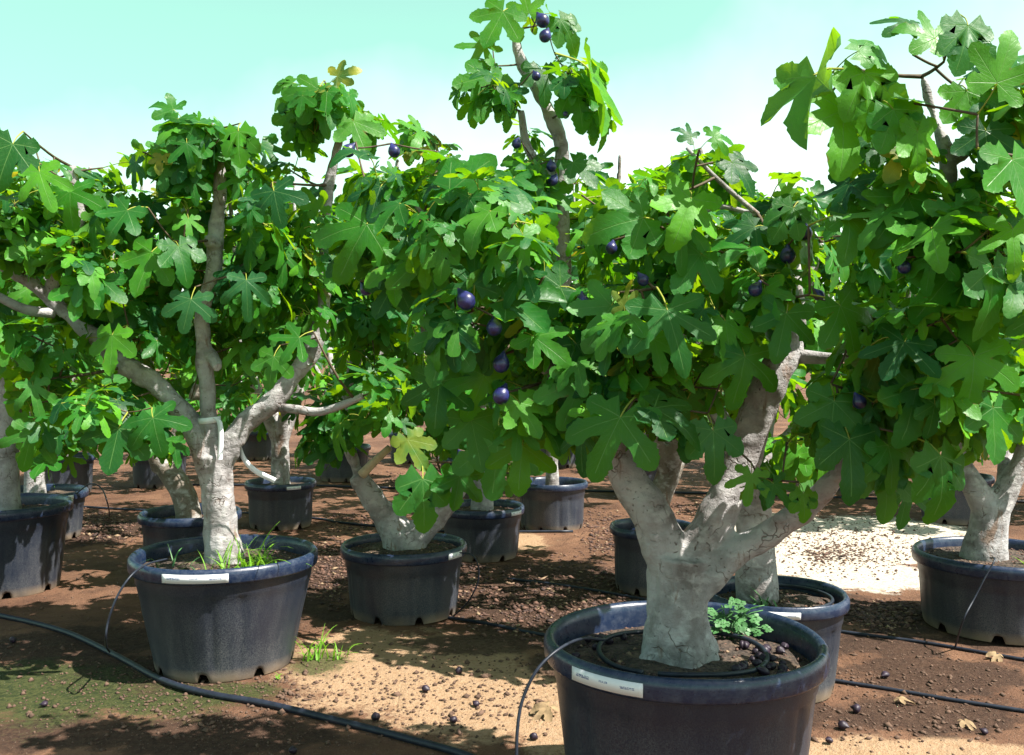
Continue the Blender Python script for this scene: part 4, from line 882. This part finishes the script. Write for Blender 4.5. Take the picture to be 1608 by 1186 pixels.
for px, py, lab in FF:
    r = rng.uniform(.017, .024); p = G(px, py); p.z = gheight(p.x, p.y) + r * .9; a = rng.uniform(0, 6.28)
    o = put_fig('fallen_fig', p, p + Vector((math.cos(a), math.sin(a), rng.uniform(-.1, .5))), r); o.scale = (r / .0212, r / .0212 * rng.uniform(.75, 1), r / .0212 * rng.uniform(.7, .95)); tag(o, lab, 'fig', 'figs fallen on the ground')
c, R, h, sz, rb = pots['front']
for i in range(34):
    if i < 26: a, q = rng.uniform(-.95, .35), rng.uniform(.22, .41)
    else: a, q = rng.uniform(2.3, 3.3), rng.uniform(.27, .40)
    r = rng.uniform(.014, .021); p = Vector((c.x + q * math.cos(a), c.y + q * math.sin(a), sz + .022 * (1 - (q / rb) ** 2) + r * .75 - .008)); az = rng.uniform(0, 6.28)
    o = put_fig('fallen_fig', p, p + Vector((math.cos(az), math.sin(az), rng.uniform(-.2, .6))), r); o.scale = (r / .0212, r / .0212 * rng.uniform(.7, 1), r / .0212 * rng.uniform(.55, .9))
    tag(o, 'shrivelled dark violet fig among others on soil ' + ('right' if i < 26 else 'left') + ' of front trunk', 'fig', 'figs on the soil ' + ('right' if i < 26 else 'left') + ' of the front trunk')
DL = [(1412, 1102, .05, 'pale curled dry leaf below the lower right pipe'), (1515, 1136, .05, 'dry leaf lying at lower right of the ground'), (860, 1122, .09, 'large dry leaf left of the front pot'), (1565, 1035, .06, 'dry leaf beside upper right irrigation pipe'), (1400, 1000, .045, 'small dry leaf near the right-hand dark litter')]
dm = mesh_np('dry_leaf', TEMPL[11][0], TEMPL[11][1], TEMPL[11][2], np.zeros(len(TEMPL[11][0]))); dm.materials.append(M['dry'])
for px, py, s, lab in DL:
    p = G(px, py); o = bpy.data.objects.new('dry_leaf', dm); col.objects.link(o); o.location = (p.x, p.y, gheight(p.x, p.y) + s * .5); o.scale = (s * 1.0, s * 1.3, s * 2.2)
    o.rotation_euler = (rng.uniform(-.3, .3), rng.uniform(-.3, .3), rng.uniform(0, 6.28)); tag(o, lab, 'leaf', 'dry leaves on the ground')

def chips(name, spots, label, mat, seed, lo=.006, hi=.022, flat=.45):
    r = np.random.default_rng(seed); VV, TT, RR, off = [], [], [], 0
    base = np.array([(1, 0, 0), (0, 1, 0), (-1, 0, 0), (0, -1, 0), (.1, .1, 1), (0, 0, -.6)], float); F = np.array([(0, 1, 4), (1, 2, 4), (2, 3, 4), (3, 0, 4), (1, 0, 5), (2, 1, 5), (3, 2, 5), (0, 3, 5)])
    for px, py, rx, ry, n in spots:
        for i in range(n):
            a, q = r.uniform(0, 6.28), math.sqrt(r.uniform()) * r.uniform(.5, 1.15); g = G(px + rx * q * math.cos(a), max(640, py + ry * q * math.sin(a)))
            s = r.uniform(lo, hi) * (.6 + .8 * r.uniform() ** 3); az = r.uniform(0, 6.28); ca, sa = math.cos(az), math.sin(az)
            v = base * (s * r.uniform(.8, 1.8), s, s * flat * r.uniform(.6, 1.6)) * r.uniform(.75, 1.25, (6, 1))
            v = np.stack([v[:, 0] * ca - v[:, 1] * sa, v[:, 0] * sa + v[:, 1] * ca, v[:, 2]], 1); v[:, 2] += v[:, 0] * r.uniform(-.4, .4)
            VV.append(v + (g.x, g.y, gheight(g.x, g.y) + s * .2)); TT.append(F + off); RR.append(np.full(6, r.uniform())); off += 6
    o = link(name, mesh_np(name, np.vstack(VV), np.vstack(TT), None, np.concatenate(RR), smooth=False), M[mat]); tag(o, label, 'litter', kind='stuff')
chips('leaf_litter', [(900, 940, 190, 70, 2600), (720, 900, 70, 50, 700), (520, 890, 40, 70, 700), (1385, 965, 70, 26, 800), (160, 832, 70, 26, 700), (960, 850, 60, 24, 500), (640, 755, 60, 16, 500), (930, 815, 60, 22, 400), (560, 820, 60, 18, 350), (1300, 870, 40, 16, 160), (120, 810, 80, 14, 250), (1060, 800, 70, 14, 300)],
      'dark reddish dry litter scattered under the trees', 'litter', 1)
chips('small_stones', [(800, 1000, 900, 180, 2600), (1400, 1100, 260, 90, 700), (1340, 860, 140, 50, 1400), (1300, 850, 130, 40, 700), (300, 1100, 340, 80, 900), (700, 1100, 200, 80, 420), (800, 1060, 800, 110, 300)], 'small earth crumbs and grit on the ground', 'clod', 2, .003, .014, .7)
